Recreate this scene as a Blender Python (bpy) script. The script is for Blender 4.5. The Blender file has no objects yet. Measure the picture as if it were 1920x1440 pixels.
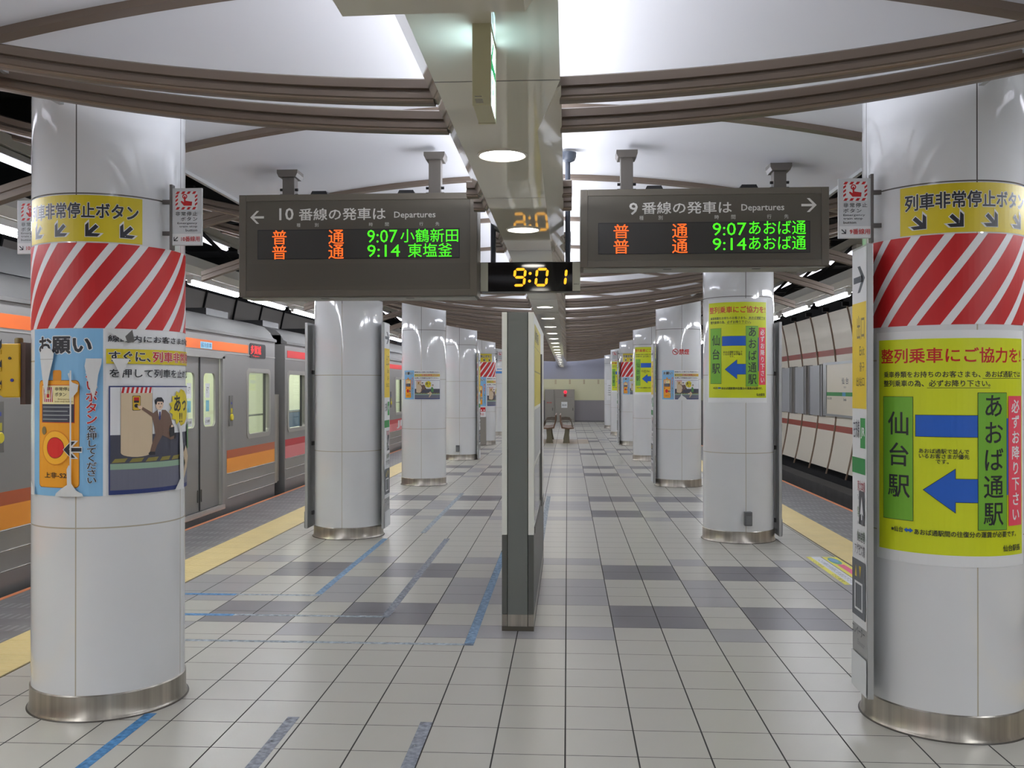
import bpy, bmesh, math, random
from math import sin, cos, tan, pi, radians, atan, floor, ceil, sqrt
from mathutils import Vector, Matrix
random.seed(7)
SC = bpy.context.scene
COL = SC.collection

# ------------------------------------------------------------------ camera
EYE = 1.524
cam_d = bpy.data.cameras.new('camera')
cam = bpy.data.objects.new('camera', cam_d)
COL.objects.link(cam)
cam_d.sensor_fit = 'HORIZONTAL'
cam_d.sensor_width = 36.0
cam_d.lens = 36.0 * 1770.0 / 1920.0
cam_d.clip_start = 0.05
cam_d.clip_end = 200
cam.location = (0, 0, EYE)
cam.rotation_euler = (pi / 2 + atan(6 / 1770), 0, atan(104 / 1770))
SC.camera = cam

# ------------------------------------------------------------------ world, exposure, large lights
SC.view_settings.view_transform = 'Standard'
SC.view_settings.look = 'None'
SC.view_settings.gamma = 1.0
SC.view_settings.use_curve_mapping = False
SC.view_settings.exposure = 0.0
SC.cycles.use_denoising = True
SC.cycles.max_bounces = 10
SC.cycles.diffuse_bounces = 5
SC.cycles.sample_clamp_indirect = 6.0
world = bpy.data.worlds.new('world')
SC.world = world
world.use_nodes = True
world.node_tree.nodes['Background'].inputs[0].default_value = (0.75, 0.82, 0.9, 1)
world.node_tree.nodes['Background'].inputs[1].default_value = 0.08

XC = -0.27           # centre line of the island platform
COVE_POWER = 450     # indirect lighting trough on top of the ceiling beam
TUBE = 54.0          # fluorescent tubes over the platform edges
DOWN = 32.0          # downlights in the ceiling beam


def area_light(name, loc, sx, sy, power, color, up):
    d = bpy.data.lights.new(name, 'AREA')
    d.shape = 'RECTANGLE'
    d.size, d.size_y = sx, sy
    d.energy = power
    d.color = color
    o = bpy.data.objects.new(name, d)
    COL.objects.link(o)
    o.location = loc
    if up:
        o.rotation_euler = (pi, 0, 0)
    return o


for s_ in (-1, 1):
    area_light('cove_lamp', (XC + s_ * .12, 17.0, 2.67), 0.10, 49.0, COVE_POWER, (0.85, 0.88, 1.0), True).rotation_euler = (pi, -s_ * radians(56), 0)

# the same tubes and downlights go on behind the viewpoint
TUBE_BACK, DOWN_BACK = 150, 4
for x_ in (-3.75, 3.15):
    area_light('tube_lamp', (x_, -2.6, 2.55), 0.07, 10.2, TUBE_BACK, (0.95, 0.97, 1.0), False)
for y_ in (-6.6, -4.9, -3.2, -1.5, .18):
    area_light('downlight_lamp', (-.247, y_, 2.31), 0.16, 0.16, DOWN_BACK, (1.0, 0.97, 0.92), False)

# ------------------------------------------------------------------ materials
MATS = {}


def lin(c):
    return tuple((x / 255 / 12.92) if x / 255 <= 0.04045 else ((x / 255 + 0.055) / 1.055) ** 2.4 for x in c) + (1.0,)


def mat(name, rgb, rough=0.5, metal=0.0, emit=None, strength=0.0, spec=0.5, coat=0.0, noise=0.0, nscale=6.0, bump=0.0, stretch=None):
    if name in MATS:
        return MATS[name]
    m = bpy.data.materials.new(name)
    m.use_nodes = True
    nt = m.node_tree
    b = nt.nodes['Principled BSDF']
    b.inputs['Base Color'].default_value = lin(rgb)
    b.inputs['Roughness'].default_value = rough
    b.inputs['Metallic'].default_value = metal
    b.inputs['Specular IOR Level'].default_value = spec
    b.inputs['Coat Weight'].default_value = coat
    if emit:
        b.inputs['Emission Color'].default_value = lin(emit)
        b.inputs['Emission Strength'].default_value = strength
    if noise or bump:
        tc = nt.nodes.new('ShaderNodeTexCoord')
        nz = nt.nodes.new('ShaderNodeTexNoise')
        nz.inputs['Scale'].default_value = nscale
        nz.inputs['Detail'].default_value = 4
        if stretch:
            mp = nt.nodes.new('ShaderNodeMapping')
            mp.inputs['Scale'].default_value = stretch
            nt.links.new(tc.outputs['Object'], mp.inputs['Vector'])
            nt.links.new(mp.outputs[0], nz.inputs['Vector'])
        else:
            nt.links.new(tc.outputs['Object'], nz.inputs['Vector'])
        if noise:
            mx = nt.nodes.new('ShaderNodeMixRGB')
            c = lin(rgb)
            mx.inputs[1].default_value = tuple(x * (1 - noise) for x in c[:3]) + (1,)
            mx.inputs[2].default_value = tuple(min(1, x * (1 + noise)) for x in c[:3]) + (1,)
            nt.links.new(nz.outputs['Fac'], mx.inputs[0])
            nt.links.new(mx.outputs[0], b.inputs['Base Color'])
        if bump:
            bp = nt.nodes.new('ShaderNodeBump')
            bp.inputs['Strength'].default_value = bump
            bp.inputs['Distance'].default_value = 0.01
            nt.links.new(nz.outputs['Fac'], bp.inputs['Height'])
            nt.links.new(bp.outputs['Normal'], b.inputs['Normal'])
    MATS[name] = m
    return m


def M(rgb, rough=0.45):
    return mat('paint_%d_%d_%d' % tuple(rgb), rgb, rough)


def LED(name, rgb, s):
    return mat(name, (10, 5, 2), 0.5, emit=rgb, strength=s)


TILE = mat('tile_light', (180, 178, 169), 0.30, noise=0.035, nscale=3, bump=0.02)
TILE_G = mat('tile_grey', (150, 149, 151), 0.30, noise=0.04, nscale=3, bump=0.02)
TILE_D = mat('tile_dark', (104, 102, 107), 0.30, noise=0.05, nscale=3, bump=0.02)
TILE_B = mat('tile_beige', (182, 165, 140), 0.35, noise=0.04, nscale=3)
GROUT = mat('grout', (50, 49, 47), 0.8)
WHITE = mat('white_paint', (232, 232, 232), 0.5)
CEIL = mat('ceiling_white', (212, 213, 218), 0.55)
RIB = mat('rib_brown', (104, 91, 80), 0.45)
RIBLIP = mat('rib_lip', (128, 112, 96), 0.4)
BEAM = mat('beam_cream', (212, 209, 192), 0.045, spec=0.5)
STEEL = mat('stainless', (172, 167, 158), 0.30, metal=0.85, noise=0.55, nscale=9, stretch=(2.5, 2.5, .04))
ALU = mat('aluminium', (176, 178, 178), 0.38, metal=0.5)
DARK = mat('dark_void', (26, 26, 27), 0.9)
CONC = mat('track_concrete', (70, 68, 66), 0.95, noise=0.3, nscale=3)
BLACK = mat('black_plastic', (20, 20, 22), 0.4)
TAUPE = mat('board_taupe', (86, 80, 69), 0.42)
TAUPE2 = mat('board_panel', (77, 72, 61), 0.38)
SCREEN = mat('led_screen', (50, 48, 44), 0.35)
POST = mat('hanger_grey', (84, 79, 73), 0.45)
GLASSB = mat('clock_glass', (8, 8, 10), 0.06)
TUBEM = mat('tube_glow', (240, 240, 240), 0.5, emit=(244, 247, 255), strength=TUBE)
TUBE2 = mat('tube_glow_far', (240, 240, 240), 0.5, emit=(240, 240, 255), strength=2.6)
DOWNM = mat('downlight_glow', (240, 240, 240), 0.5, emit=(255, 250, 240), strength=DOWN)
LEDG = LED('led_green', (70, 255, 20), 1.35)
LEDO = LED('led_orange', (255, 100, 26), 1.5)
LEDR = LED('led_red', (255, 40, 40), 1.6)
CLKD = LED('clock_digit', (255, 178, 30), 1.6)
EXITW = mat('exit_panel_glow', (240, 240, 240), 0.4, emit=(200, 238, 255), strength=6.0)
EXITG = mat('exit_arrow_glow', (0, 120, 70), 0.4, emit=(0, 165, 90), strength=0.9)
TRAIN = mat('train_steel', (150, 148, 146), 0.36, metal=0.55, noise=0.06, nscale=1.5)
TRAINR = mat('train_roof', (104, 103, 102), 0.55, noise=0.1, nscale=2)
CARIN = mat('car_interior', (222, 226, 208), 0.6)
CARL = mat('car_light', (240, 240, 240), 0.5, emit=(250, 252, 236), strength=15)


def glass_mat():
    m = bpy.data.materials.new('window_glass')
    m.use_nodes = True
    nt = m.node_tree
    nt.nodes.remove(nt.nodes['Principled BSDF'])
    out = nt.nodes['Material Output']
    tr = nt.nodes.new('ShaderNodeBsdfTransparent')
    tr.inputs[0].default_value = (0.93, 0.97, 0.91, 1)
    gl = nt.nodes.new('ShaderNodeBsdfGlossy')
    gl.inputs['Roughness'].default_value = 0.03
    mx = nt.nodes.new('ShaderNodeMixShader')
    fr = nt.nodes.new('ShaderNodeFresnel')
    nt.links.new(fr.outputs[0], mx.inputs[0])
    nt.links.new(tr.outputs[0], mx.inputs[1])
    nt.links.new(gl.outputs[0], mx.inputs[2])
    nt.links.new(mx.outputs[0], out.inputs[0])
    return m


GLASS = glass_mat()


def worn_mat(name, rgb, amount):
    """Adhesive tape rubbed away in streaks so that the tile shows through."""
    m = bpy.data.materials.new(name)
    m.use_nodes = True
    nt = m.node_tree
    b = nt.nodes['Principled BSDF']
    b.inputs['Base Color'].default_value = lin(rgb)
    b.inputs['Roughness'].default_value = 0.5
    out = nt.nodes['Material Output']
    tc = nt.nodes.new('ShaderNodeTexCoord')
    nz = nt.nodes.new('ShaderNodeTexNoise')
    nz.inputs['Scale'].default_value = 34
    nz.inputs['Detail'].default_value = 6
    rp = nt.nodes.new('ShaderNodeValToRGB')
    rp.color_ramp.elements[0].position = max(0, amount - 0.36)
    rp.color_ramp.elements[1].position = amount + 0.34
    tr = nt.nodes.new('ShaderNodeBsdfTransparent')
    mx = nt.nodes.new('ShaderNodeMixShader')
    nt.links.new(tc.outputs['Object'], nz.inputs['Vector'])
    nt.links.new(nz.outputs['Fac'], rp.inputs[0])
    nt.links.new(rp.outputs[0], mx.inputs[0])
    nt.links.new(tr.outputs[0], mx.inputs[1])
    nt.links.new(b.outputs[0], mx.inputs[2])
    nt.links.new(mx.outputs[0], out.inputs[0])
    return m


def pillar_mat():
    """Glossy enamel panels: joints at fixed heights and every quarter turn."""
    m = bpy.data.materials.new('pillar_enamel')
    m.use_nodes = True
    nt = m.node_tree
    N, L = nt.nodes.new, nt.links.new
    b = nt.nodes['Principled BSDF']
    b.inputs['Roughness'].default_value = 0.07
    b.inputs['Coat Weight'].default_value = 0.3
    b.inputs['Coat Roughness'].default_value = 0.02
    tc = N('ShaderNodeTexCoord')
    sp = N('ShaderNodeSeparateXYZ')
    L(tc.outputs['Object'], sp.inputs[0])

    def math_(op, a, b_=None, c=None):
        n = N('ShaderNodeMath')
        n.operation = op
        for i, v in enumerate((a, b_, c)):
            if v is None:
                continue
            if isinstance(v, (int, float)):
                n.inputs[i].default_value = v
            else:
                L(v, n.inputs[i])
        return n.outputs[0]
    ang = math_('ARCTAN2', sp.outputs[0], math_('MULTIPLY', sp.outputs[1], -1.0))
    q = math_('DIVIDE', math_('SUBTRACT', ang, radians(2.0)), pi / 2)
    dq = math_('ABSOLUTE', math_('SUBTRACT', q, math_('ROUND', q)))
    jv = math_('LESS_THAN', dq, 0.0052)
    z = sp.outputs[2]
    qz = math_('DIVIDE', math_('SUBTRACT', z, 0.115), 0.765)
    dz = math_('ABSOLUTE', math_('SUBTRACT', qz, math_('ROUND', qz)))
    jz = math_('MULTIPLY', math_('LESS_THAN', dz, 0.0042), math_('GREATER_THAN', z, 0.3))
    j = math_('MAXIMUM', jv, jz)
    hi = math_('GREATER_THAN', z, 2.36)
    jc = N('ShaderNodeMixRGB')
    jc.inputs[1].default_value = lin((176, 170, 154))
    jc.inputs[2].default_value = lin((96, 94, 92))
    L(hi, jc.inputs[0])
    nz = N('ShaderNodeTexNoise')
    nz.inputs['Scale'].default_value = 1.6
    L(tc.outputs['Object'], nz.inputs['Vector'])
    base = N('ShaderNodeMixRGB')
    base.inputs[1].default_value = lin((213, 215, 217))
    base.inputs[2].default_value = lin((224, 226, 228))
    L(nz.outputs['Fac'], base.inputs[0])
    mx = N('ShaderNodeMixRGB')
    L(j, mx.inputs[0])
    L(base.outputs[0], mx.inputs[1])
    L(jc.outputs[0], mx.inputs[2])
    L(mx.outputs[0], b.inputs['Base Color'])
    return m


ENAMEL = pillar_mat()


def bumps_mat(name, rgb, sx, sy, dots):
    """Paving blocks: raised dots, or short raised bars."""
    m = bpy.data.materials.new(name)
    m.use_nodes = True
    nt = m.node_tree
    N, L = nt.nodes.new, nt.links.new
    b = nt.nodes['Principled BSDF']
    b.inputs['Roughness'].default_value = 0.45
    tc = N('ShaderNodeTexCoord')
    sp = N('ShaderNodeSeparateXYZ')
    L(tc.outputs['Object'], sp.inputs[0])

    def wave(o, s):
        a = N('ShaderNodeMath'); a.operation = 'MULTIPLY'; a.inputs[1].default_value = 2 * pi / s
        L(o, a.inputs[0])
        c = N('ShaderNodeMath'); c.operation = 'SINE'
        L(a.outputs[0], c.inputs[0])
        d = N('ShaderNodeMath'); d.operation = 'MAXIMUM'; d.inputs[1].default_value = 0
        L(c.outputs[0], d.inputs[0])
        return d.outputs[0]
    mu = N('ShaderNodeMath'); mu.operation = 'MULTIPLY'
    L(wave(sp.outputs[0], sx), mu.inputs[0])
    L(wave(sp.outputs[1], sy), mu.inputs[1])
    pw = N('ShaderNodeMath'); pw.operation = 'POWER'; pw.inputs[1].default_value = 0.35
    L(mu.outputs[0], pw.inputs[0])
    bp = N('ShaderNodeBump')
    bp.inputs['Strength'].default_value = 0.55
    bp.inputs['Distance'].default_value = 0.004
    L(pw.outputs[0], bp.inputs['Height'])
    L(bp.outputs[0], b.inputs['Normal'])
    nz = N('ShaderNodeTexNoise'); nz.inputs['Scale'].default_value = 4; nz.inputs['Detail'].default_value = 6
    L(tc.outputs['Object'], nz.inputs['Vector'])
    mx = N('ShaderNodeMixRGB')
    c = lin(rgb)
    k = 0.12 if dots else 0.45
    mx.inputs[1].default_value = tuple(x * (1 - k) for x in c[:3]) + (1,)
    mx.inputs[2].default_value = tuple(x * (1 + k) for x in c[:3]) + (1,)
    L(nz.outputs['Fac'], mx.inputs[0])
    if not dots:
        m2 = N('ShaderNodeMixRGB'); m2.blend_type = 'MULTIPLY'; m2.inputs[0].default_value = 0.35
        L(mx.outputs[0], m2.inputs[1]); L(pw.outputs[0], m2.inputs[2])
        L(m2.outputs[0], b.inputs['Base Color'])
    else:
        L(mx.outputs[0], b.inputs['Base Color'])
    return m


TACT = bumps_mat('tactile_yellow', (222, 200, 136), 0.06, 0.06, True)
EDGE = bumps_mat('edge_stone', (136, 135, 136), 0.055, 0.30, False)

# ------------------------------------------------------------------ mesh helpers


class MB:
    def __init__(self):
        self.v, self.f, self.m, self.mats = [], [], [], []

    def mi(self, m):
        if m not in self.mats:
            self.mats.append(m)
        return self.mats.index(m)

    def add(self, vs, fs, m):
        o = len(self.v)
        self.v += [tuple(x) for x in vs]
        k = self.mi(m)
        for f in fs:
            self.f.append([o + i for i in f])
            self.m.append(k)
        return self

    def box(self, x0, x1, y0, y1, z0, z1, m):
        vs = [(x, y, z) for z in (z0, z1) for y in (y0, y1) for x in (x0, x1)]
        return self.add(vs, [(0, 2, 3, 1), (4, 5, 7, 6), (0, 1, 5, 4), (2, 6, 7, 3), (0, 4, 6, 2), (1, 3, 7, 5)], m)

    def prism(self, pts, a0, a1, m, axis='y'):
        """pts: outline in the plane across the axis; x: (y,z), y: (x,z), z: (x,y)."""
        def P(p, a):
            return (a, p[0], p[1]) if axis == 'x' else (p[0], a, p[1]) if axis == 'y' else (p[0], p[1], a)
        n = len(pts)
        vs = [P(p, a0) for p in pts] + [P(p, a1) for p in pts]
        fs = [tuple(range(n)), tuple(range(2 * n - 1, n - 1, -1))]
        fs += [(i, (i + 1) % n, n + (i + 1) % n, n + i) for i in range(n)]
        return self.add(vs, fs, m)

    def lathe(self, prof, m, seg=48, c=(0, 0, 0), axis='z', cap=True):
        vs, fs = [], []
        for (r, z) in prof:
            for i in range(seg):
                a = 2 * pi * i / seg
                p = (r * cos(a), r * sin(a), z)
                if axis == 'y':
                    p = (p[0], p[2], p[1])
                elif axis == 'x':
                    p = (p[2], p[0], p[1])
                vs.append((p[0] + c[0], p[1] + c[1], p[2] + c[2]))
        for j in range(len(prof) - 1):
            for i in range(seg):
                k = (i + 1) % seg
                fs.append((j * seg + i, j * seg + k, (j + 1) * seg + k, (j + 1) * seg + i))
        if cap:
            fs.append(tuple(range(seg - 1, -1, -1)))
            fs.append(tuple(range((len(prof) - 1) * seg, len(prof) * seg)))
        return self.add(vs, fs, m)

    def tube(self, pts, r, m, seg=10):
        pts = [Vector(p) for p in pts]
        vs, fs = [], []
        for i, p in enumerate(pts):
            d = (pts[min(i + 1, len(pts) - 1)] - pts[max(i - 1, 0)]).normalized()
            u = d.cross(Vector((0, 0, 1)))
            if u.length < 1e-3:
                u = Vector((1, 0, 0))
            u.normalize()
            w = d.cross(u)
            for k in range(seg):
                a = 2 * pi * k / seg
                vs.append(p + u * (r * cos(a)) + w * (r * sin(a)))
        for i in range(len(pts) - 1):
            for k in range(seg):
                q = (k + 1) % seg
                fs.append((i * seg + k, i * seg + q, (i + 1) * seg + q, (i + 1) * seg + k))
        fs.append(tuple(range(seg - 1, -1, -1)))
        fs.append(tuple(range((len(pts) - 1) * seg, len(pts) * seg)))
        return self.add(vs, fs, m)

    def mesh(self, name, smooth=None, bevel=None):
        me = bpy.data.meshes.new(name)
        me.from_pydata(self.v, [], self.f)
        for m in self.mats:
            me.materials.append(m)
        me.polygons.foreach_set('material_index', self.m)
        bm = bmesh.new()
        bm.from_mesh(me)
        bmesh.ops.recalc_face_normals(bm, faces=bm.faces)
        if bevel:
            es = [e for e in bm.edges if len(e.link_faces) == 2 and e.calc_face_angle(0) > radians(40)]
            bmesh.ops.bevel(bm, geom=es, offset=bevel, segments=2, affect='EDGES', profile=0.6, clamp_overlap=True)
        bm.to_mesh(me)
        bm.free()
        if smooth:
            me.polygons.foreach_set('use_smooth', [True] * len(me.polygons))
            me.set_sharp_from_angle(angle=radians(smooth))
        me.update()
        return me

    def build(self, name, parent=None, loc=(0, 0, 0), smooth=None, bevel=None, rz=0.0):
        return link(name, self.mesh(name, smooth, bevel), parent, loc, rz)


def link(name, data, parent=None, loc=(0, 0, 0), rz=0.0):
    o = bpy.data.objects.new(name, data)
    COL.objects.link(o)
    if parent:
        o.parent = parent
    o.location = loc
    o.rotation_euler = (0, 0, rz)
    return o


def tag(o, label, cat, group=None):
    o['label'] = label
    o['category'] = cat
    o['kind'] = 'thing'
    if group:
        o['group'] = group
    return o


def thing(name, label, cat, loc=(0, 0, 0), group=None, rz=0.0):
    return tag(link(name, None, None, loc, rz), label, cat, group)


def struct(o):
    o['kind'] = 'structure'
    return o


def dup(root, loc, label=None, rz=None):
    r = root.copy()
    COL.objects.link(r)
    r.location = loc
    if rz is not None:
        r.rotation_euler = (0, 0, rz)
    if label:
        r['label'] = label
    for ch in list(root.children):
        c = ch.copy()
        COL.objects.link(c)
        c.parent = r
        for g in list(ch.children):
            d = g.copy()
            COL.objects.link(d)
            d.parent = c
    return r


NTH = ['first', 'second', 'third', 'fourth', 'fifth', 'sixth', 'seventh', 'eighth', 'ninth', 'tenth', 'eleventh',
       'twelfth', 'thirteenth', 'fourteenth', 'fifteenth', 'sixteenth', 'seventeenth', 'eighteenth', 'nineteenth',
       'twentieth', 'twenty-first', 'twenty-second', 'twenty-third', 'twenty-fourth', 'twenty-fifth']

# ------------------------------------------------------------------ flat artwork (signs, posters, lettering)
TXT = {}


def glyphs(s, bold, spacing=1.0, line=1.0, res=2):
    """Outline triangles of a text; heavier weights are built from copies shifted by the stroke gain."""
    key = (s, spacing, line)
    if key not in TXT:
        c = bpy.data.curves.new('lettering', 'FONT')
        c.body = s
        c.resolution_u = res
        c.space_character = spacing
        c.space_line = line
        c.align_x = 'CENTER' if '\n' in s else 'LEFT'
        o = bpy.data.objects.new('lettering', c)
        me = o.to_mesh()
        vs = [(v.co.x, v.co.y) for v in me.vertices]
        fs = [tuple(p.vertices) for p in me.polygons]
        o.to_mesh_clear()
        bpy.data.objects.remove(o)
        bpy.data.curves.remove(c)
        TXT[key] = (vs, fs)
    vs, fs = TXT[key]
    if bold <= 0:
        return vs, fs
    n = 4 if bold < .035 else 7
    offs = [(bold * cos(2 * pi * (i + .5) / n), bold * sin(2 * pi * (i + .5) / n)) for i in range(n)]
    V, Fc = [], []
    for dx, dy in offs:
        o = len(V)
        V += [(p[0] + dx, p[1] + dy, len(V) // len(vs)) for p in vs]
        Fc += [tuple(o + q for q in f) for f in fs]
    return V, Fc


class Flat:
    """Artwork in a (u right, v up) plane; every layer sits a fraction of a millimetre above the last."""
    STEP = 0.00016

    def __init__(self):
        self.items = []
        self.n = 0

    def _put(self, vs, fs, m, layer):
        if layer is None:
            self.n += 1
            layer = self.n
        self.items.append((vs, fs, m, layer))
        self.n = max(self.n, layer)
        return self

    def poly(self, pts, m, layer=None):
        return self._put(list(pts), [tuple(range(len(pts)))], m, layer)

    def rect(self, x0, y0, x1, y1, m, layer=None):
        return self.poly([(x0, y0), (x1, y0), (x1, y1), (x0, y1)], m, layer)

    def rrect(self, x0, y0, x1, y1, r, m, layer=None):
        return self.poly(rounded(x0, y0, x1, y1, r), m, layer)

    def ell(self, cx, cy, rx, ry, m, layer=None, n=28):
        return self.poly([(cx + rx * cos(2 * pi * i / n), cy + ry * sin(2 * pi * i / n)) for i in range(n)], m, layer)

    def ring(self, cx, cy, r0, r1, m, layer=None, n=28):
        vs = [(cx + r * cos(2 * pi * i / n), cy + r * sin(2 * pi * i / n)) for r in (r0, r1) for i in range(n)]
        return self._put(vs, [(i, (i + 1) % n, n + (i + 1) % n, n + i) for i in range(n)], m, layer)

    def line(self, pts, w, m, layer=None):
        if layer is None:
            self.n += 1
            layer = self.n
        for a, b in zip(pts, pts[1:]):
            dx, dy = b[0] - a[0], b[1] - a[1]
            l = sqrt(dx * dx + dy * dy) or 1
            nx, ny = -dy / l * w / 2, dx / l * w / 2
            self._put([(a[0] + nx, a[1] + ny), (a[0] - nx, a[1] - ny), (b[0] - nx, b[1] - ny), (b[0] + nx, b[1] + ny)],
                      [(0, 1, 2, 3)], m, layer)
        return self

    def text(self, s, x0, y0, x1, y1, m, bold=0.012, spacing=1.0, line=1.0, layer=None, halo=None, hw=0.06):
        if halo:
            self._fit(s, x0, y0, x1, y1, halo, bold + hw, spacing, line, None, bold)
            self.n += 1
        return self._fit(s, x0, y0, x1, y1, m, bold, spacing, line, layer, bold)

    def _fit(self, s, x0, y0, x1, y1, m, bold, spacing, line, layer, ref):
        rv, _ = glyphs(s, ref, spacing, line)
        vs, fs = glyphs(s, bold, spacing, line)
        ax, bx = min(p[0] for p in rv), max(p[0] for p in rv)
        ay, by = min(p[1] for p in rv), max(p[1] for p in rv)
        kx, ky = (x1 - x0) / max(bx - ax, 1e-6), (y1 - y0) / max(by - ay, 1e-6)
        return self._put([(x0 + (p[0] - ax) * kx, y0 + (p[1] - ay) * ky) + tuple(p[2:]) for p in vs], fs, m, layer)

    def vtext(self, s, x0, y0, x1, y1, m, bold=0.012, halo=None, hw=0.06, line=0.97):
        return self.text('\n'.join(s), x0, y0, x1, y1, m, bold, line=line, halo=halo, hw=hw)

    def art(self, sx, sy, ox, oy, other):
        for vs, fs, m, layer in other.items:
            self._put([(ox + p[0] * sx, oy + p[1] * sy) for p in vs], fs, m, layer + self.base)
        return self
    base = 0

    def mesh(self, name, place, bend=None):
        me = bpy.data.meshes.new(name)
        bm = bmesh.new()
        mats = []
        for vs, fs, m, layer in self.items:
            if m not in mats:
                mats.append(m)
            k = mats.index(m)
            bv = [bm.verts.new((p[0], p[1], layer * self.STEP + (p[2] * .00003 if len(p) > 2 else 0))) for p in vs]
            for f in fs:
                try:
                    bf = bm.faces.new([bv[i] for i in f])
                    bf.material_index = k
                except ValueError:
                    pass
        big = [f for f in bm.faces if len(f.verts) > 4]
        if big:
            bmesh.ops.triangulate(bm, faces=big)
        for f in bm.faces:
            f.normal_update()
            if f.normal.z < 0:
                f.normal_flip()
        if bend:
            us = [v.co.x for v in bm.verts]
            a, b = min(us), max(us)
            k = ceil(a / bend)
            while k * bend < b:
                bmesh.ops.bisect_plane(bm, geom=bm.verts[:] + bm.edges[:] + bm.faces[:], dist=1e-6,
                                       plane_co=(k * bend, 0, 0), plane_no=(1, 0, 0))
                k += 1
        for v in bm.verts:
            v.co = place(v.co.x, v.co.y, v.co.z)
        for m in mats:
            me.materials.append(m)
        bm.to_mesh(me)
        bm.free()
        return me

    def plane(self, name, origin, right, up, parent=None, loc=(0, 0, 0)):
        """Stands in the plane of the two directions; reads from the side right x up points to."""
        O, R_, U = Vector(origin), Vector(right), Vector(up)
        Nn = R_.cross(U)
        return link(name, self.mesh(name, lambda u, v, w: O + R_ * u + U * v + Nn * w), parent, loc)

    def wrap(self, name, r, parent=None, loc=(0, 0, 0), rz=0.0, bend=0.024):
        def place(u, v, w):
            a = u / r
            return Vector(((r + w) * sin(a), -(r + w) * cos(a), v))
        return link(name, self.mesh(name, place, bend), parent, loc, rz)


def rounded(x0, y0, x1, y1, r, n=5):
    pts = []
    for cx, cy, a0 in ((x1 - r, y0 + r, -90), (x1 - r, y1 - r, 0), (x0 + r, y1 - r, 90), (x0 + r, y0 + r, 180)):
        for i in range(n + 1):
            a = radians(a0 + 90 * i / n)
            pts.append((cx + r * cos(a), cy + r * sin(a)))
    return pts


def arrow_pts(x, y, s, ang, shaft=0.11, head=0.42, length=1.0):
    """Sign arrow: a bar with an open chevron head, pointing along ang."""
    c, sn = cos(ang), sin(ang)

    def T(p):
        return (x + s * (p[0] * c - p[1] * sn), y + s * (p[0] * sn + p[1] * c))
    t = shaft
    bar = [(-length / 2, -t / 2), (length / 2 - t, -t / 2), (length / 2 - t, t / 2), (-length / 2, t / 2)]
    h = head
    k = t * 1.15
    top = [(length / 2, 0), (length / 2 - h, h), (length / 2 - h - k, h), (length / 2 - k * 1.1, 0)]
    bot = [(length / 2, 0), (length / 2 - k * 1.1, 0), (length / 2 - h - k, -h), (length / 2 - h, -h)]
    return [[T(p) for p in q] for q in (bar, top, bot)]


def add_arrow(F, x, y, s, ang, m, shaft=0.11, head=0.42, length=1.0):
    F.n += 1
    l = F.n
    for q in arrow_pts(x, y, s, ang, shaft, head, length):
        F.poly(q, m, l)


# ================================================================== THE SETTING
Y0, Y1 = -8.0, 41.62
XL_IN, XL_OUT, XL_EDGE = -2.97, -3.37, -4.09
XR_IN, XR_OUT, XR_EDGE = 2.415, 2.80, 3.52


def tile_kind(x, y):
    """Woven pattern of grey tiles that repeats every 17 rows, symmetric about the platform's centre line."""
    i = floor(abs(x + 0.31) / 0.3)
    r = floor((y - 5.72) / 0.3 + 1e-6) % 17
    a_cols = i in (0, 1, 4, 7, 8)
    if 25.4 < y < 27.5 and i <= 2:
        return TILE_B
    if a_cols:
        if r in (0, 8) or r in (3, 4, 5):
            return TILE_G
    elif r in (1, 2, 6, 7):
        return TILE_D
    return TILE


f = MB()
g = 0.0034
nx0, nx1 = -11, 10
for i in range(nx0, nx1):
    xa = max(-0.01 + 0.3 * i, XL_IN)
    xb = min(-0.01 + 0.3 * (i + 1), XR_IN)
    if xb - xa < 0.02:
        continue
    j = floor((Y0 - 5.72) / 0.3)
    while 5.72 + 0.3 * j < Y1:
        ya, yb = 5.72 + 0.3 * j, min(5.72 + 0.3 * (j + 1), Y1)
        f.add([(xa + g, ya + g * .7, 0), (xb - g, ya + g * .7, 0), (xb - g, yb - g * .7, 0), (xa + g, yb - g * .7, 0)], [(0, 1, 2, 3)],
              tile_kind((xa + xb) / 2, (ya + yb) / 2))
        j += 1
f.add([(XL_IN, Y0, -.0016), (XR_IN, Y0, -.0016), (XR_IN, Y1, -.0016), (XL_IN, Y1, -.0016)], [(0, 1, 2, 3)], GROUT)
f.box(XL_EDGE + .06, XR_EDGE - .06, Y0, Y1, -0.45, -0.004, CONC)
struct(f.build('floor'))
YLINE = M((206, 178, 92))
for nm, xi, xo, xe in (('train', XL_IN, XL_OUT, XL_EDGE), ('track', XR_IN, XR_OUT, XR_EDGE)):
    s = 1 if xe > 0 else -1
    f = MB()
    n = 0
    y = Y0
    while y < Y1:
        f.box(min(xi, xo) + .002, max(xi, xo) - .002, y + .0015, min(y + .3, Y1) - .0015, -.02, .001, TACT)
        y += .3
    f.box(min(xi, xi + s * .012), max(xi, xi + s * .012), Y0, Y1, -.02, .0016, M((120, 104, 60)))
    struct(f.build('floor_tactile_strip'))
    f = MB()
    y = Y0
    while y < Y1:
        f.box(min(xo, xe), max(xo, xe), y + .001, min(y + .9, Y1) - .001, -.06, 0, EDGE)
        y += .9
    f.box(min(xe, xe - s * .045), max(xe, xe - s * .045), Y0, Y1, -.03, .0015, M((222, 134, 84)))
    struct(f.build('floor_edge_stone'))

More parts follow.
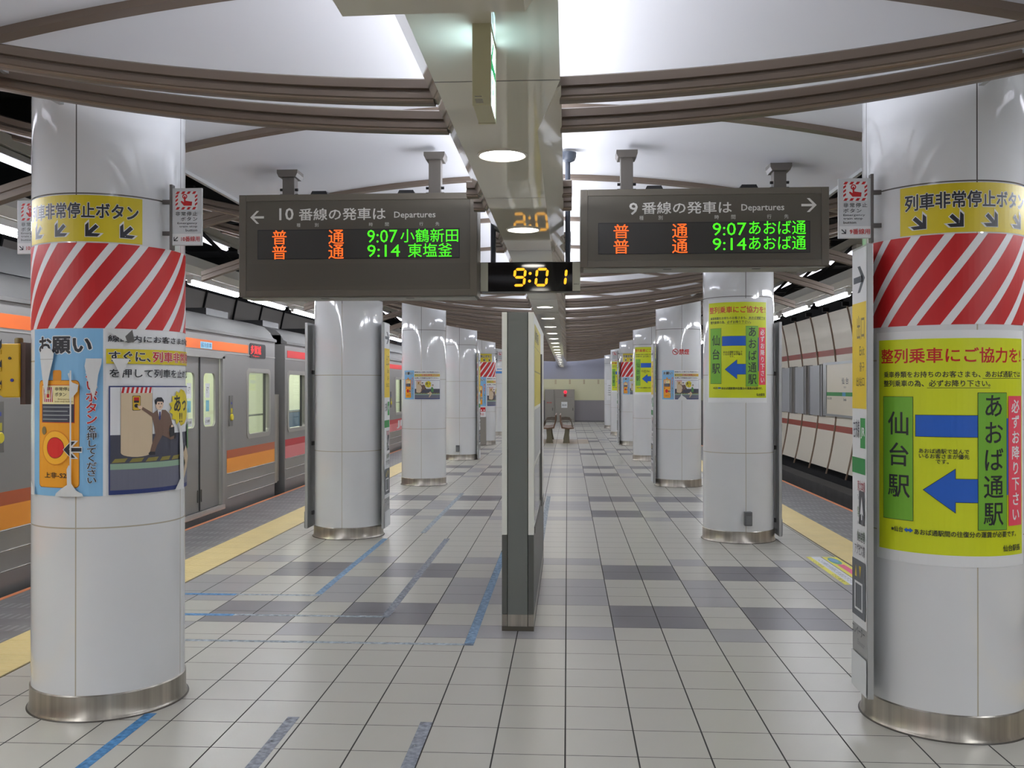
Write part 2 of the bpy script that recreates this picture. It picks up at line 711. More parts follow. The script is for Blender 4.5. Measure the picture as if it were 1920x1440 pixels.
# track beds, platform sides
f = MB()
f.box(-8.4, XL_EDGE + .5, Y0, Y1, -1.3, -1.15, CONC)
f.box(XL_EDGE + .06, XL_EDGE + .3, Y0, Y1, -1.15, -.06, CONC)
f.box(XR_EDGE - .5, 7.6, Y0, Y1, -1.3, -1.15, CONC)
f.box(XR_EDGE - .3, XR_EDGE - .06, Y0, Y1, -1.15, -.06, CONC)
f.box(5.95, 6.35, Y0, Y1, -1.15, -.76, CONC)
struct(f.build('floor_track_bed'))

# tunnel side walls: bowed panels with two red bands, battens over the joints
WCREAM = mat('wall_cream', (240, 232, 214), 0.4, noise=0.03, nscale=0.7)
WRED = mat('wall_red', (162, 66, 46), 0.4)
BATTEN = mat('batten_brown', (146, 124, 104), 0.5)
WDIM = mat('wall_shaded', (120, 112, 106), 0.5, noise=0.05, nscale=1)  # left wall: the shadow behind the train is put into this colour
BACKC = -0.285


def wall_x(z):
    return 7.25 - 0.058 * (z - 1.45) ** 2


def tunnel_wall(name, sign, mats):
    f = MB()
    zs = [(-.66, .333, 0), (.333, .497, 1), (.497, 2.385, 0), (2.385, 2.545, 1), (2.545, 3.52, 0)]
    for a, b, k in zs:
        n = 4
        for i in range(n):
            z0, z1 = a + (b - a) * i / n, a + (b - a) * (i + 1) / n
            pts = []
            for z in (z0, z1):
                x = wall_x(z)
                pts.append(x if sign > 0 else 2 * BACKC - x)
            o = .05 * sign
            vs = [(pts[0], Y0, z0), (pts[0], Y1, z0), (pts[1], Y1, z1), (pts[1], Y0, z1)]
            vs += [(p[0] + o, p[1], p[2]) for p in vs]
            f.add(vs, [(0, 1, 2, 3), (4, 5, 6, 7), (0, 1, 5, 4), (2, 3, 7, 6)], mats[k])
    xx = 7.3 if sign > 0 else 2 * BACKC - 7.3
    f.box(min(xx, xx + sign * .3), max(xx, xx + sign * .3), Y0, Y1, -1.3, 4.2, DARK)
    return struct(f.build(name, smooth=30))


tunnel_wall('wall_right', 1, (WCREAM, WRED))
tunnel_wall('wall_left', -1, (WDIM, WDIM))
f = MB()
n = 26
vs, fs = [], []
for i in range(n + 1):
    z = -.80 + (3.56 + .80) * i / n
    x = wall_x(z) - 7.25
    for dx, dy in ((0, -.022), (-.035, -.022), (-.035, .022), (0, .022)):
        vs.append((x + dx, dy, z))
for i in range(n):
    for k in range(4):
        fs.append((i * 4 + k, i * 4 + (k + 1) % 4, i * 4 + 4 + (k + 1) % 4, i * 4 + 4 + k))
f.add(vs, fs, BATTEN)
f.box(-.40, -.24, -.05, .05, 3.55, 3.66, BLACK)
batten = f.mesh('batten', smooth=30)
for i in range(13):
    y = 18.64 + 1.8 * i
    struct(link('wall_batten', batten, None, (7.25, y, 0)))
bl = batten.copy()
bl.materials[0] = DARK  # battens on the left painted dark, as they stand in shade
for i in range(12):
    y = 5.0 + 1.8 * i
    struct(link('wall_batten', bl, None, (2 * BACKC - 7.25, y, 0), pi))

# end wall in three colour zones, unseen wall added behind the camera to bounce light
LAV = mat('wall_lavender', (152, 154, 168), 0.6)
f = MB()
f.box(-8.4, 7.6, Y1, Y1 + .2, -1.3, .95, M((136, 132, 136)))
f.box(-8.4, 7.6, Y1, Y1 + .2, .95, 1.88, M((206, 204, 170)))
f.box(-8.4, 7.6, Y1, Y1 + .2, 1.88, 4.2, LAV)
f.box(XL_IN, XR_IN, Y1 - .012, Y1, 0, .06, M((110, 108, 112)))
for i in range(6):
    x = -1.77 + .625 * i
    f.box(x - .04, x + .04, Y1 - .015, Y1, 1.66, 1.86, M((180, 168, 138)))
struct(f.build('wall_end'))
f = MB()
f.box(-8.4, 7.6, Y0 - .2, Y0, -1.3, 4.2, M((186, 186, 184)))
struct(f.build('wall_bounce'))
f = MB()
f.box(-8.6, 7.8, Y0, Y1, 4.05, 4.2, DARK)
for i in range(18):
    y = -2 + i * 2.5
    f.box(-8.2, 7.5, y, y + .12, 3.8, 4.05, DARK)
struct(f.build('ceiling_slab'))


# ------------------------------------------------------------------ vaulted white ceiling, ribs, beam
def z_pan(d):
    return 3.065 - 0.055 * d * d


def z_rib(d):
    return 2.55 + 0.049 * d * d


f = MB()
n = 28
HALF = 2.04
vs, fs = [], []
for i in range(n + 1):
    d = -HALF + 2 * HALF * i / n
    for y, dz in ((Y0, 0), (Y1, 0), (Y1, .025), (Y0, .025)):
        vs.append((XC + d, y, z_pan(d) + dz))
for i in range(n):
    for k in range(4):
        fs.append((i * 4 + k, i * 4 + (k + 1) % 4, i * 4 + 4 + (k + 1) % 4, i * 4 + 4 + k))
f.add(vs, fs, CEIL)
for s in (-1, 1):
    d = s * HALF
    f.box(XC + d - .012, XC + d + .012, Y0, Y1, z_pan(d) - .02, z_pan(d) + .05, ALU)
struct(f.build('ceiling', smooth=40))

RP = [(-.024, 0), (-.035, .003), (-.035, .009), (-.042, .012), (-.042, .031), (-.026, .034), (-.026, .044), (-.042, .047), (-.042, .078), (-.028, .086)]
RP = RP + [(-p[0], p[1]) for p in reversed(RP)]


def arc_mesh(name, prof, zf, d0, d1, n=24, lip=True):
    f = MB()
    vs, fs = [], []
    k = len(prof)
    for i in range(n + 1):
        d = d0 + (d1 - d0) * i / n
        for (y, z) in prof:
            vs.append((d, y, zf(d) + z))
    fa, fb = [], []
    for i in range(n):
        for q in range(k):
            face = (i * k + q, i * k + (q + 1) % k, (i + 1) * k + (q + 1) % k, (i + 1) * k + q)
            (fb if lip and (q in (0, 1) or q in (k - 2, k - 3)) else fa).append(face)
    o = len(f.v)
    f.add(vs, fa + [tuple(range(k)), tuple(range(n * k, n * k + k))], RIB)
    m = f.mi(RIBLIP)
    for q in fb:
        f.f.append([o + i for i in q])
        f.m.append(m)
    return f.mesh(name, smooth=35)


rib_l = arc_mesh('rib', RP, z_rib, -3.05, -.212)
rib_r = arc_mesh('rib', RP, z_rib, .232, 3.05)
FP = [(-.034, 0), (-.034, .03), (-.026, .034), (-.026, .042), (-.034, .046), (-.034, .085), (.034, .085), (.034, 0)]
arch = arc_mesh('arch', FP, lambda d: 3.035 - .055 * d * d, -3.1, 3.1, 48, False)
stub_l = arc_mesh('rib_stub', RP, z_rib, -.275, -.212, 2)
stub_r = arc_mesh('rib_stub', RP, z_rib, .232, .295, 2)
outer_l = arc_mesh('rib_outer', RP, z_rib, -3.05, -2.1, 8)
outer_r = arc_mesh('rib_outer', RP, z_rib, 2.1, 3.05, 8)
for k in range(-3, 21):
    yc = 3.605 + 1.7 * k
    for dy in (-.195, .195):
        if k in (1, 2):     # cut away where the boards and the clock hang
            for q in (stub_l, stub_r, outer_l, outer_r):
                struct(link('ceiling_rib', q, None, (XC, yc + dy, 0)))
            continue
        struct(link('ceiling_rib', rib_l, None, (XC, yc + dy, 0)))
        struct(link('ceiling_rib', rib_r, None, (XC, yc + dy, 0)))
for k in range(-3, 22):
    struct(link('ceiling_arch', arch, None, (XC, 3.45 + 1.7 * k, 0)))

# the beam along the centre: flat underside, sloping cheeks, a trough for hidden lamps on top
ZB = 2.4076
f = MB()


def beam_section(y, xl, xr, xr2):
    return [(xl, y, ZB), (xr, y, ZB), (xr2, y, 2.565), (xr2, y, 2.66), (-.02 - .05, y, 2.66), (-.07, y, 2.60), (-.44, y, 2.60), (-.44, y, 2.66),
            (-.482, y, 2.66), (-.482, y, 2.565)]


secs = [beam_section(2.0, -.385, -.021, -.020), beam_section(2.712, -.385, -.021, -.020), beam_section(2.716, -.385, -.021, -.020),
        beam_section(3.25, -.385, -.103, -.022), beam_section(Y1, -.385, -.103, -.028)]
k = len(secs[0])
vs = [p for s_ in secs for p in s_]
fs = []
for i in range(len(secs) - 1):
    for q in range(k):
        fs.append((i * k + q, i * k + (q + 1) % k, (i + 1) * k + (q + 1) % k, (i + 1) * k + q))
fs += [tuple(range(k)), tuple(range((len(secs) - 1) * k, len(secs) * k))]
f.add(vs, fs, BEAM)
f.box(-.386, -.021, 2.711, 2.717, ZB - .0008, ZB + .004, M((120, 118, 112)))
f.prism([(-.482, 2.32), (-.356, 2.322), (-.09, 2.322), (-.02, 2.42), (-.02, 2.66), (-.482, 2.66)], Y0, 2.0, BEAM)
y = 4.4
while y < Y1:
    f.box(-.385, -.104, y - .002, y + .002, ZB - .0006, ZB + .002, M((150, 148, 140)))
    y += 1.7
struct(f.build('ceiling_beam'))

# white ducts over both platform edges, carrying the tubes
DUCT = mat('duct_white', (196, 194, 186), 0.5)
for x, s in ((-3.75, -1), (3.15, 1)):
    f = MB()
    f.prism([(x - .09, 2.635), (x + .09, 2.635), (x + .13, 2.70), (x + .11, 2.80), (x - .11, 2.80), (x - .13, 2.70)], Y0, Y1, DUCT)
    xo = x + s * .62
    f.prism([(xo - .07, 3.38), (xo + .07, 3.38), (xo + .1, 3.46), (xo - .1, 3.46)], Y0, Y1, DUCT)
    struct(f.build('ceiling_duct', smooth=40))
    f = MB()
    for i in range(24):
        yy = -1 + 1.7 * i
        f.box(min(x, xo) - .03, max(x, xo) + .03, yy, yy + .06, 3.46, 3.54, DARK)
        f.prism([(x - .03, 2.80), (x + .03, 2.80), (xo + .03, 3.40), (xo - .03, 3.40)], yy + .02, yy + .05, DARK)
    struct(f.build('ceiling_hanger'))

# ================================================================== LIGHT FITTINGS
side_txt = {-1: 'train-side', 1: 'empty-track'}


def tube_proto():
    r = thing('fluorescent_lamp', 'tube', 'lamp')
    f = MB()
    f.box(-.045, .045, -.69, .69, .012, .062, WHITE)
    f.box(-.02, .02, -.69, -.66, -.025, .012, WHITE)
    f.box(-.02, .02, .66, .69, -.025, .012, WHITE)
    f.build('fitting', r)
    f = MB()
    f.lathe([(.0, -.685), (.024, -.675), (.026, -.64), (.026, .64), (.024, .675), (0, .685)], TUBEM, 16, (0, 0, -.008), 'y', cap=False)
    f.build('glowing_tube', r, smooth=40)
    return r


tp = tube_proto()
first = True
for s, x in ((-1, -3.75), (1, 3.15)):
    for i in range(22):
        y = (2.81 if s < 0 else 2.65) + 1.76 * i
        lb = 'fluorescent tube over the %s platform edge, %s of its row from the camera' % (side_txt[s], NTH[i])
        if first:
            o = tp
            o.location = (x, y, 2.578)
            o['label'] = lb
            first = False
        else:
            o = dup(tp, (x, y, 2.578), lb)
        o['group'] = 'fluorescent tubes over the platform edges'
tp2 = tube_proto()
for c in tp2.children:
    if c.name.startswith('glowing'):
        c.data = c.data.copy()
        c.data.materials[0] = TUBE2
first = True
for s, x in ((-1, -4.37), (1, 3.77)):
    for i in range(12):
        y = 3.6 + 1.9 * i
        lb = 'fluorescent tube high above the %s, %s from the camera' % ('train roof' if s < 0 else 'empty track', NTH[i])
        if first:
            o = tp2
            o.location = (x, y, 3.305)
            o['label'] = lb
            first = False
        else:
            o = dup(tp2, (x, y, 3.305), lb)
        o['group'] = 'fluorescent tubes of the upper rows'


def downlight():
    r = thing('downlight', 'downlight', 'ceiling light')
    f = MB()
    f.lathe([(.095, .002), (.095, -.004), (.088, -.007), (.083, -.003)], M((214, 210, 200)), 40, cap=False)
    f.build('trim_ring', r, smooth=40)
    f = MB()
    f.lathe([(.084, -.0032), (.06, -.0030), (.0, -.0030)], DOWNM, 40, cap=False)
    f.build('diffuser', r)
    return r


dp = downlight()
for i in range(23):
    y = 3.576 + 1.70 * i
    lb = 'round downlight set in the ceiling beam, %s beyond the hanging exit sign' % NTH[i]
    if i == 0:
        o = dp
        o['label'] = lb
        o.location = (-.247, y, ZB)
    else:
        o = dup(dp, (-.247, y, ZB), lb)
    o['group'] = 'downlights along the ceiling beam'

# ================================================================== PILLARS
PR = 0.349
PIL = {}
for k in range(7):
    PIL[('L', k)] = (-2.25 if k == 0 else -2.26, 4.53 + 5.13 * k if k else 4.53)
    PIL[('R', k)] = (1.74 if k == 0 else 1.72, 4.50 + 5.15 * k)
shaft = MB()
shaft.lathe([(PR, .1), (PR, 3.7)], ENAMEL, 96)
shaft_me = shaft.mesh('shaft', smooth=40)
ringm = MB()
ringm.lathe([(PR + .004, 0), (PR + .016, .0), (PR + .012, .012), (PR + .006, .02), (PR + .006, .112), (PR, .117)], STEEL, 96, cap=False)
ringm.lathe([(PR + .010, .0005), (PR + .021, .0005), (PR + .017, .005), (PR + .010, .006)], M((70, 66, 60)), 96, cap=False)
ring_me = ringm.mesh('base_ring', smooth=40)
PLAB = {
    ('L', 0): 'white round pillar with red and white stripes and a torn blue and white poster',
    ('L', 1): 'bare white round pillar below the left end of the board with a left arrow',
    ('L', 2): 'white round pillar with an untorn blue and white notice and nothing else on its front',
    ('L', 3): 'white round pillar without any notice, small grey socket box low on its front',
    ('L', 4): 'far white round pillar with striped band and a grey cabinet at its foot',
    ('L', 5): 'far white round pillar with only a small blue notice, half behind the centre panel',
    ('L', 6): 'farthest white round pillar of the row beside the train',
    ('R', 0): 'white round pillar with red and white stripes over a large yellow green poster',
    ('R', 1): 'white round pillar with yellow green poster and a grey socket box near its foot',
    ('R', 2): 'white round pillar with red no smoking lettering above a blue and white notice',
    ('R', 3): 'white round pillar with yellow green poster, right behind the no smoking pillar',
    ('R', 4): 'far white round pillar with yellow sign and striped band in the empty-track row',
    ('R', 5): 'far white round pillar with small yellow green poster, behind the striped one',
    ('R', 6): 'farthest white round pillar of the empty-track row with a white notice',
}
for key, (px, py) in PIL.items():
    r = thing('pillar', PLAB[key], 'pillar', (px, py, 0), 'white round pillars in two rows')
    link('shaft', shaft_me, r)
    link('base_ring', ring_me, r)


# ------------------------------------------------------------------ artwork on the pillars
INK = M((34, 36, 44))
WHT = M((226, 228, 230))
YEL = M((208, 188, 22))
RED = M((188, 22, 26))
LIME = M((204, 214, 24))
GRN = M((112, 172, 48))
BLU = M((28, 92, 190))
PINK = M((232, 76, 96))
SKY = M((128, 182, 222))
ORG = M((236, 160, 34))
NAVY = M((36, 52, 110))
SLATE = M((66, 68, 82))
BEIGE = M((206, 186, 156))
BROWN = M((112, 88, 76))
SKIN = M((228, 200, 176))
MINT = M((140, 168, 146))
TEAR = M((214, 216, 216))


def yellow_sign(flip):
    """Yellow band sign: heading over four arrows that point to the emergency button."""
    F = Flat()
    x0, x1 = -.305, .302
    F.rect(x0, 2.19, x1, 2.402, YEL)
    F.text('列車非常停止ボタン', x0 + .022, 2.295, x1 - .018, 2.368, INK, bold=.03, halo=WHT, hw=.03)
    for i in range(4):
        x = x0 + .088 + i * .148
        a = radians(-45) if flip > 0 else radians(-135)
        add_arrow(F, x, 2.238, .088, a, WHT, shaft=.27, head=.50, length=.90)
        add_arrow(F, x, 2.238, .080, a, INK, shaft=.22, head=.46, length=.90)
    return F


def stripes():
    F = Flat()
    w = 2 * pi * PR
    n = 16
    p = w / n
    F.rect(-w / 2, 1.794, w / 2, 2.184, RED)
    F.n += 1
    l = F.n
    for i in range(n):
        u = -w / 2 + i * p
        sh = .292
        pts = [(u, 1.794), (u + p * .30, 1.794), (u + p * .30 + sh, 2.184), (u + sh, 2.184)]
        F.poly(pts, WHT, l)
    return F


def lime_poster(top):
    """Queueing notice: two station names joined by a blue arrow that turns back."""
    F = Flat()
    F.rect(-.440, .752, .275, 1.770, WHT)
    F.rect(-.423, .800, .262, 1.735, LIME)
    F.text('整列乗車にご協力を!', -.408, 1.629, .248, 1.695, RED, bold=.022)
    F.text('乗車券類をお持ちのお客さまも、あおば通駅では', -.392, 1.566, .246, 1.594, INK, bold=.02)
    F.text('整列乗車の為、必ずお降り下さい。', -.392, 1.526, .068, 1.555, INK, bold=.02)
    F.line([(-.392 + .425, 1.562), (.246, 1.562)], .002, INK)
    F.line([(-.19, 1.521), (.068, 1.521)], .002, INK)
    F.rect(-.239, 1.308, .02, 1.404, INK)
    F.rect(-.237, 1.310, .02, 1.402, BLU)
    for e, m in ((.002, INK), (0, BLU)):
        F.poly([(-.204 - e * 2, 1.078), (-.079 + e, .985 - 2 * e), (-.079 + e, 1.030 - e), (.02, 1.030 - e), (.02, 1.129 + e), (-.079 + e, 1.129 + e), (-.079 + e, 1.171 + 2 * e)], m)
    F.rect(.15, 1.06, .158, 1.39, BLU)
    for x0, y0, x1, y1 in ((-.393, .939, -.249, 1.481), (.014, .913, .148, 1.499)):
        F.rect(x0 - .002, y0 - .002, x1 + .002, y1 + .002, INK)
        F.rect(x0, y0, x1, y1, GRN)
    F.vtext('仙台駅', -.367, 1.037, -.262, 1.416, INK, bold=.012, line=1.25)
    F.vtext('あおば通駅', .036, .932, .130, 1.490, INK, bold=.012, line=1.08)
    F.rect(.160, .927, .250, 1.486, PINK)
    F.vtext('必ずお降り下さい', .178, .950, .234, 1.470, WHT, bold=.02, line=1.08)
    F.text('あおば通駅で並んで\nいるお客さまが優先\nです。', -.223, 1.193, -.023, 1.258, INK, bold=.015)
    F.text('※仙台', -.35, .884, -.292, .908, INK, bold=.02)
    F.poly([(-.289, .896), (-.274, .907), (-.274, .901), (-.262, .901), (-.262, .907), (-.247, .896), (-.262, .885), (-.262, .891), (-.274, .891), (-.274, .885)], BLU)
    F.text('あおば通駅間の往復分の運賃が必要です。', -.243, .880, .205, .906, INK, bold=.02)
    F.text('仙台駅長', .128, .818, .236, .846, INK, bold=.02)
    if top:
        for it in F.items:
            it[0][:] = [(p[0] * .92, p[1] + .62) + tuple(p[2:]) for p in it[0]]
    return F


def button_box(F, cx, cy, s):
    """The orange emergency box of the notice; s is its height."""
    w = s * .46
    F.rrect(cx - w / 2 - s * .006, cy - s / 2 - s * .006, cx + w / 2 + s * .006, cy + s / 2 + s * .006, s * .04, M((150, 92, 20)))
    F.rrect(cx - w * .09, cy + s / 2 - s * .02, cx + w * .12, cy + s / 2 + s * .10, s * .02, M((214, 140, 36)))
    F.rrect(cx - w / 2, cy - s / 2, cx + w / 2, cy + s / 2, s * .04, ORG)
    x0, x1 = cx - w * .40, cx + w * .40
    F.rect(x0 - s * .006, cy + s * .105, x1 + s * .006, cy + s * .462, RED)
    F.rect(x0, cy + s * .28, x1, cy + s * .456, M((236, 224, 168)))
    F.rect(x0, cy + s * .111, x1, cy + s * .28, SLATE)
    hz = x0 + w * .04
    F.rect(hz, cy + s * .30, hz + w * .27, cy + s * .44, RED)
    F.n += 1
    l = F.n
    for i in range(5):
        a = hz + w * .27 * (i + .1) / 5
        F.poly([(a, cy + s * .30), (a + w * .022, cy + s * .30), (a + w * .05, cy + s * .44), (a + w * .028, cy + s * .44)], WHT, l)
    F.rect(hz + w * .06, cy + s * .33, hz + w * .21, cy + s * .41, M((236, 224, 168)))
    F.rect(hz + w * .10, cy + s * .34, hz + w * .18, cy + s * .375, RED)
    F.text('非常停止', hz + w * .33, cy + s * .405, x1 - w * .04, cy + s * .44, INK, bold=.01)
    F.text('ボタン', hz + w * .33, cy + s * .355, x1 - w * .16, cy + s * .39, INK, bold=.01)
    F.text('Emergency\ntrain stop button', hz + w * .33, cy + s * .295, x1 - w * .02, cy + s * .335, M((150, 120, 70)), bold=0)
    for j in range(4):
        yy = cy + s * (.255 - .038 * j)
        F.rect(x0 + w * .03, yy - s * .008, x1 - w * (.08 + .05 * (j % 2)), yy + s * .002, M((150, 154, 158)))
    F.ell(cx - w * .33, cy + s * .03, w * .065, s * .04, M((128, 110, 70)))
    F.ring(cx - w * .02, cy - s * .13, s * .155, s * .165, M((214, 128, 20)))
    F.ell(cx - w * .02, cy - s * .13, s * .155, s * .155, M((246, 180, 44)))
    F.ell(cx - w * .02, cy - s * .13, s * .100, s * .100, M((90, 24, 20)))
    F.ell(cx - w * .02, cy - s * .13, s * .095, s * .095, M((214, 30, 30)))
    F.text('上非-S2', cx - w * .3, cy - s * .415, cx + w * .25, cy - s * .36, INK, bold=.015)


def notice(torn):
    """Blue and white notice about the emergency button (u from -.254, 1.18 wide)."""
    F = Flat()
    F.rect(-.254, 1.026, .131, 1.792, SKY)
    F.rect(.131, 1.026, .93, 1.792, WHT)
    F.text('お願い', -.205, 1.677, .083, 1.757, INK, bold=.035, halo=WHT, hw=.05)
    button_box(F, -.085, 1.31, .487)
    add_arrow(F, -.002, 1.239, .09, pi, WHT, shaft=.30, head=.46)
    add_arrow(F, -.002, 1.239, .084, pi, INK, shaft=.20, head=.44)
    F.vtext('赤いボタン', .058, 1.357, .108, 1.61, RED, bold=.025, halo=WHT, hw=.04)
    F.vtext('を押してください', .062, 1.086, .105, 1.349, INK, bold=.02, halo=WHT, hw=.03)
    F.text('線路内にお客さまが転落されたら', .151, 1.732, .90, 1.764, INK, bold=.02)
    F.rect(.144, 1.632, .92, 1.700, YEL)
    F.text('すぐに、', .154, 1.642, .340, 1.690, INK, bold=.03, halo=WHT, hw=.03)
    F.text('列車非常停止ボタン', .351, 1.642, .90, 1.692, RED, bold=.03, halo=WHT, hw=.03)
    F.text('を押して列車を止めてください。', .158, 1.568, .88, 1.609, INK, bold=.018)
    # picture
    F.rect(.155, 1.030, .92, 1.530, NAVY)
    F.rect(.161, 1.30, .914, 1.524, M((222, 224, 228)))
    F.rect(.161, 1.142, .914, 1.304, SLATE)
    F.rect(.161, 1.122, .914, 1.172, MINT)
    F.rect(.161, 1.05, .914, 1.145, M((104, 106, 122)))
    F.n += 1
    l = F.n
    for i in range(10):
        x = .167 + .074 * i
        F.poly([(x, 1.176), (x + .055, 1.178), (x + .068, 1.196), (x + .014, 1.194)], M((134, 124, 60)), l)
    pts = [(.205, 1.524), (.205, 1.222)] + [(.2765 + .0715 * cos(a), 1.222 - .022 * sin(a)) for a in [pi - pi * i / 10 for i in range(1, 10)]] + [(.348, 1.222), (.348, 1.524)]
    F.poly([(p[0] + (p[0] - .2765) * .02, p[1] - .001) for p in pts], INK)
    F.poly(pts, BEIGE)
    F.rect(.205, 1.497, .348, 1.524, WHT)
    F.n += 1
    l = F.n
    for i in range(7):
        x = .207 + .0204 * i
        F.poly([(x, 1.497), (x + .010, 1.497), (x + .0155, 1.524), (x + .0055, 1.524)], RED, l)
    F.rrect(.254, 1.416, .291, 1.485, .005, INK)
    F.rrect(.256, 1.418, .289, 1.483, .005, M((206, 170, 40)))
    F.rect(.261, 1.458, .284, 1.477, RED)
    F.rect(.261, 1.452, .284, 1.462, INK)
    F.ell(.272, 1.438, .009, .009, INK)
    # running man in a brown suit
    F.poly([(.335, 1.218), (.360, 1.218), (.372, 1.250), (.402, 1.296), (.455, 1.272), (.478, 1.276), (.482, 1.296), (.435, 1.318), (.37, 1.318), (.345, 1.255)], BROWN)
    F.poly([(.328, 1.214), (.332, 1.206), (.362, 1.206), (.362, 1.220), (.336, 1.222)], INK)
    F.poly([(.478, 1.276), (.492, 1.276), (.496, 1.304), (.484, 1.300)], INK)
    F.poly([(.351, 1.402), (.300, 1.432), (.295, 1.420), (.345, 1.386), (.357, 1.34), (.362, 1.302), (.432, 1.306), (.437, 1.36), (.455, 1.335), (.470, 1.340), (.448, 1.394), (.420, 1.416), (.375, 1.418)], BROWN)
    F.poly([(.374, 1.417), (.398, 1.417), (.386, 1.365)], WHT)
    F.poly([(.383, 1.408), (.391, 1.408), (.391, 1.375), (.386, 1.366), (.381, 1.375)], NAVY)
    F.ell(.289, 1.430, .010, .008, SKIN)
    F.line([(.289, 1.430), (.276, 1.438)], .005, SKIN)
    F.ell(.384, 1.444, .022, .027, SKIN)
    F.poly([(.360, 1.448), (.358, 1.462), (.372, 1.476), (.396, 1.476), (.409, 1.460), (.407, 1.448), (.400, 1.456), (.372, 1.456), (.367, 1.440)], INK)
    F.ell(.380, 1.446, .003, .004, INK)
    F.ell(.395, 1.446, .003, .004, INK)
    F.line([(.383, 1.430), (.393, 1.431)], .002, INK)
    F.ell(.462, 1.336, .009, .010, SKIN)
    F.poly([(.445, 1.330), (.478, 1.334), (.480, 1.292), (.447, 1.284)], INK)
    F.ring(.462, 1.336, .008, .011, INK)
    burst = []
    for i in range(28):
        a = 2 * pi * i / 28
        q = 1.0 if i % 2 else .80
        burst.append((.535 + .095 * q * cos(a), 1.425 + .090 * q * sin(a)))
    F.poly(burst, M((214, 196, 40)))
    F.text('あっ', .475, 1.405, .60, 1.485, INK, bold=.03)
    F.text('!!', .52, 1.352, .55, 1.40, INK, bold=.02)
    # second figure falling from the edge
    F.poly([(.62, 1.33), (.66, 1.36), (.70, 1.30), (.69, 1.22), (.63, 1.22)], M((76, 128, 72)))
    F.ell(.672, 1.385, .022, .026, SKIN)
    F.poly([(.65, 1.39), (.66, 1.418), (.69, 1.418), (.70, 1.39), (.672, 1.402)], INK)
    F.poly([(.56, 1.20), (.60, 1.235), (.65, 1.18), (.62, 1.13), (.57, 1.075), (.555, 1.085), (.585, 1.15)], M((196, 176, 146)))
    F.ell(.545, 1.185, .02, .022, SKIN)
    F.poly([(.525, 1.19), (.535, 1.21), (.56, 1.208), (.563, 1.19), (.545, 1.198)], INK)
    if torn:
        F.poly([(-.175, 1.680), (-.162, 1.698), (-.132, 1.708), (-.100, 1.694), (-.088, 1.676), (-.092, 1.650), (-.118, 1.56), (-.130, 1.485), (-.142, 1.50), (-.160, 1.58), (-.172, 1.655)], TEAR)
        F.line([(-.175, 1.652), (-.092, 1.652)], .0022, M((150, 148, 140)))
        F.poly([(.062, 1.655), (.127, 1.655), (.125, 1.63), (.112, 1.58), (.106, 1.52), (.093, 1.470), (.083, 1.50), (.066, 1.57), (.056, 1.62)], TEAR)
        F.rect(-.0085, 1.0265, -.0015, 1.60, TEAR)
        F.poly([(-.010, 1.59), (-.018, 1.585), (-.010, 1.560), (.004, 1.545), (.030, 1.535), (.026, 1.505), (.006, 1.480), (-.010, 1.47)], TEAR)
        F.poly([(-.012, 1.17), (-.022, 1.15), (-.020, 1.08), (-.050, 1.06), (-.058, 1.045), (-.075, 1.040), (-.080, 1.0262), (.052, 1.0262), (.046, 1.040), (.02, 1.055), (0, 1.085), (-.005, 1.16)], TEAR)
        F.poly([(-.2538, 1.09), (-.232, 1.055), (-.222, 1.0262), (-.2538, 1.0262)], TEAR)
        F.poly([(.165, 1.656), (.243, 1.656), (.230, 1.63), (.216, 1.60), (.206, 1.550), (.198, 1.59), (.182, 1.625)], M((222, 223, 222)))
        F.line([(.165, 1.656), (.243, 1.656)], .002, M((160, 158, 150)))
        F.poly([(.14, 1.792), (.25, 1.792), (.255, 1.74), (.22, 1.735), (.19, 1.755)], TEAR)
        F.poly([(.222, 1.758), (.252, 1.790), (.262, 1.735), (.232, 1.728)], M((88, 86, 84)))
        F.poly([(.505, 1.36), (.52, 1.30), (.522, 1.12), (.53, 1.0262), (.565, 1.0262), (.56, 1.20), (.54, 1.32)], TEAR)
        F.poly([(.48, 1.028), (.52, 1.075), (.56, 1.08), (.56, 1.0262), (.48, 1.0262)], TEAR)
    return F


def small_notice(cut=None):
    F = notice(False)
    k, kx = .56, .535
    for it in F.items:
        it[0][:] = [((p[0] + .254) * kx - .31, (p[1] - 1.792) * .58 + 1.782) + tuple(p[2:]) for p in it[0]]
    if cut:
        F.poly([(-.05, 1.335), (-.03, 1.36), (-.01, 1.385), (.005, 1.43), (.02, 1.395), (.06, 1.37), (.09, 1.335), (.09, 1.325), (-.05, 1.325)], TEAR)
    return F


def on_pillar(F, key, name, label, cat, group=None, off=.0012, mesh=None):
    px, py = PIL[key]
    if mesh:
        o = link(name, mesh, None, (px, py, 0))
    else:
        o = F.wrap(name, PR + off, None, (px, py, 0))
    tag(o, label, cat, group)
    return o


g_y, g_s, g_n, g_l = 'yellow emergency signs on pillars', 'striped bands around pillars', 'emergency button notices on pillars', 'queueing posters on pillars'
ys_r = on_pillar(yellow_sign(1), ('R', 0), 'warning_sign', 'yellow sign with arrows to the lower right, above the stripes by the tall wayfinding strip', 'sign', g_y)
ys_l = on_pillar(yellow_sign(-1), ('L', 0), 'warning_sign', 'yellow sign with arrows to the lower left, on the pillar with the torn poster', 'sign', g_y)
on_pillar(None, ('R', 4), 'warning_sign', 'small distant yellow sign over stripes in the row by the empty track', 'sign', g_y, mesh=ys_r.data)
on_pillar(None, ('L', 4), 'warning_sign', 'small distant yellow sign over stripes in the row by the train', 'sign', g_y, mesh=ys_l.data)
st = on_pillar(stripes(), ('L', 0), 'striped_band', 'red and white striped band above the torn blue poster', 'striped band', g_s)
on_pillar(None, ('R', 0), 'striped_band', 'red and white striped band above the large yellow green poster', 'striped band', g_s, mesh=st.data)
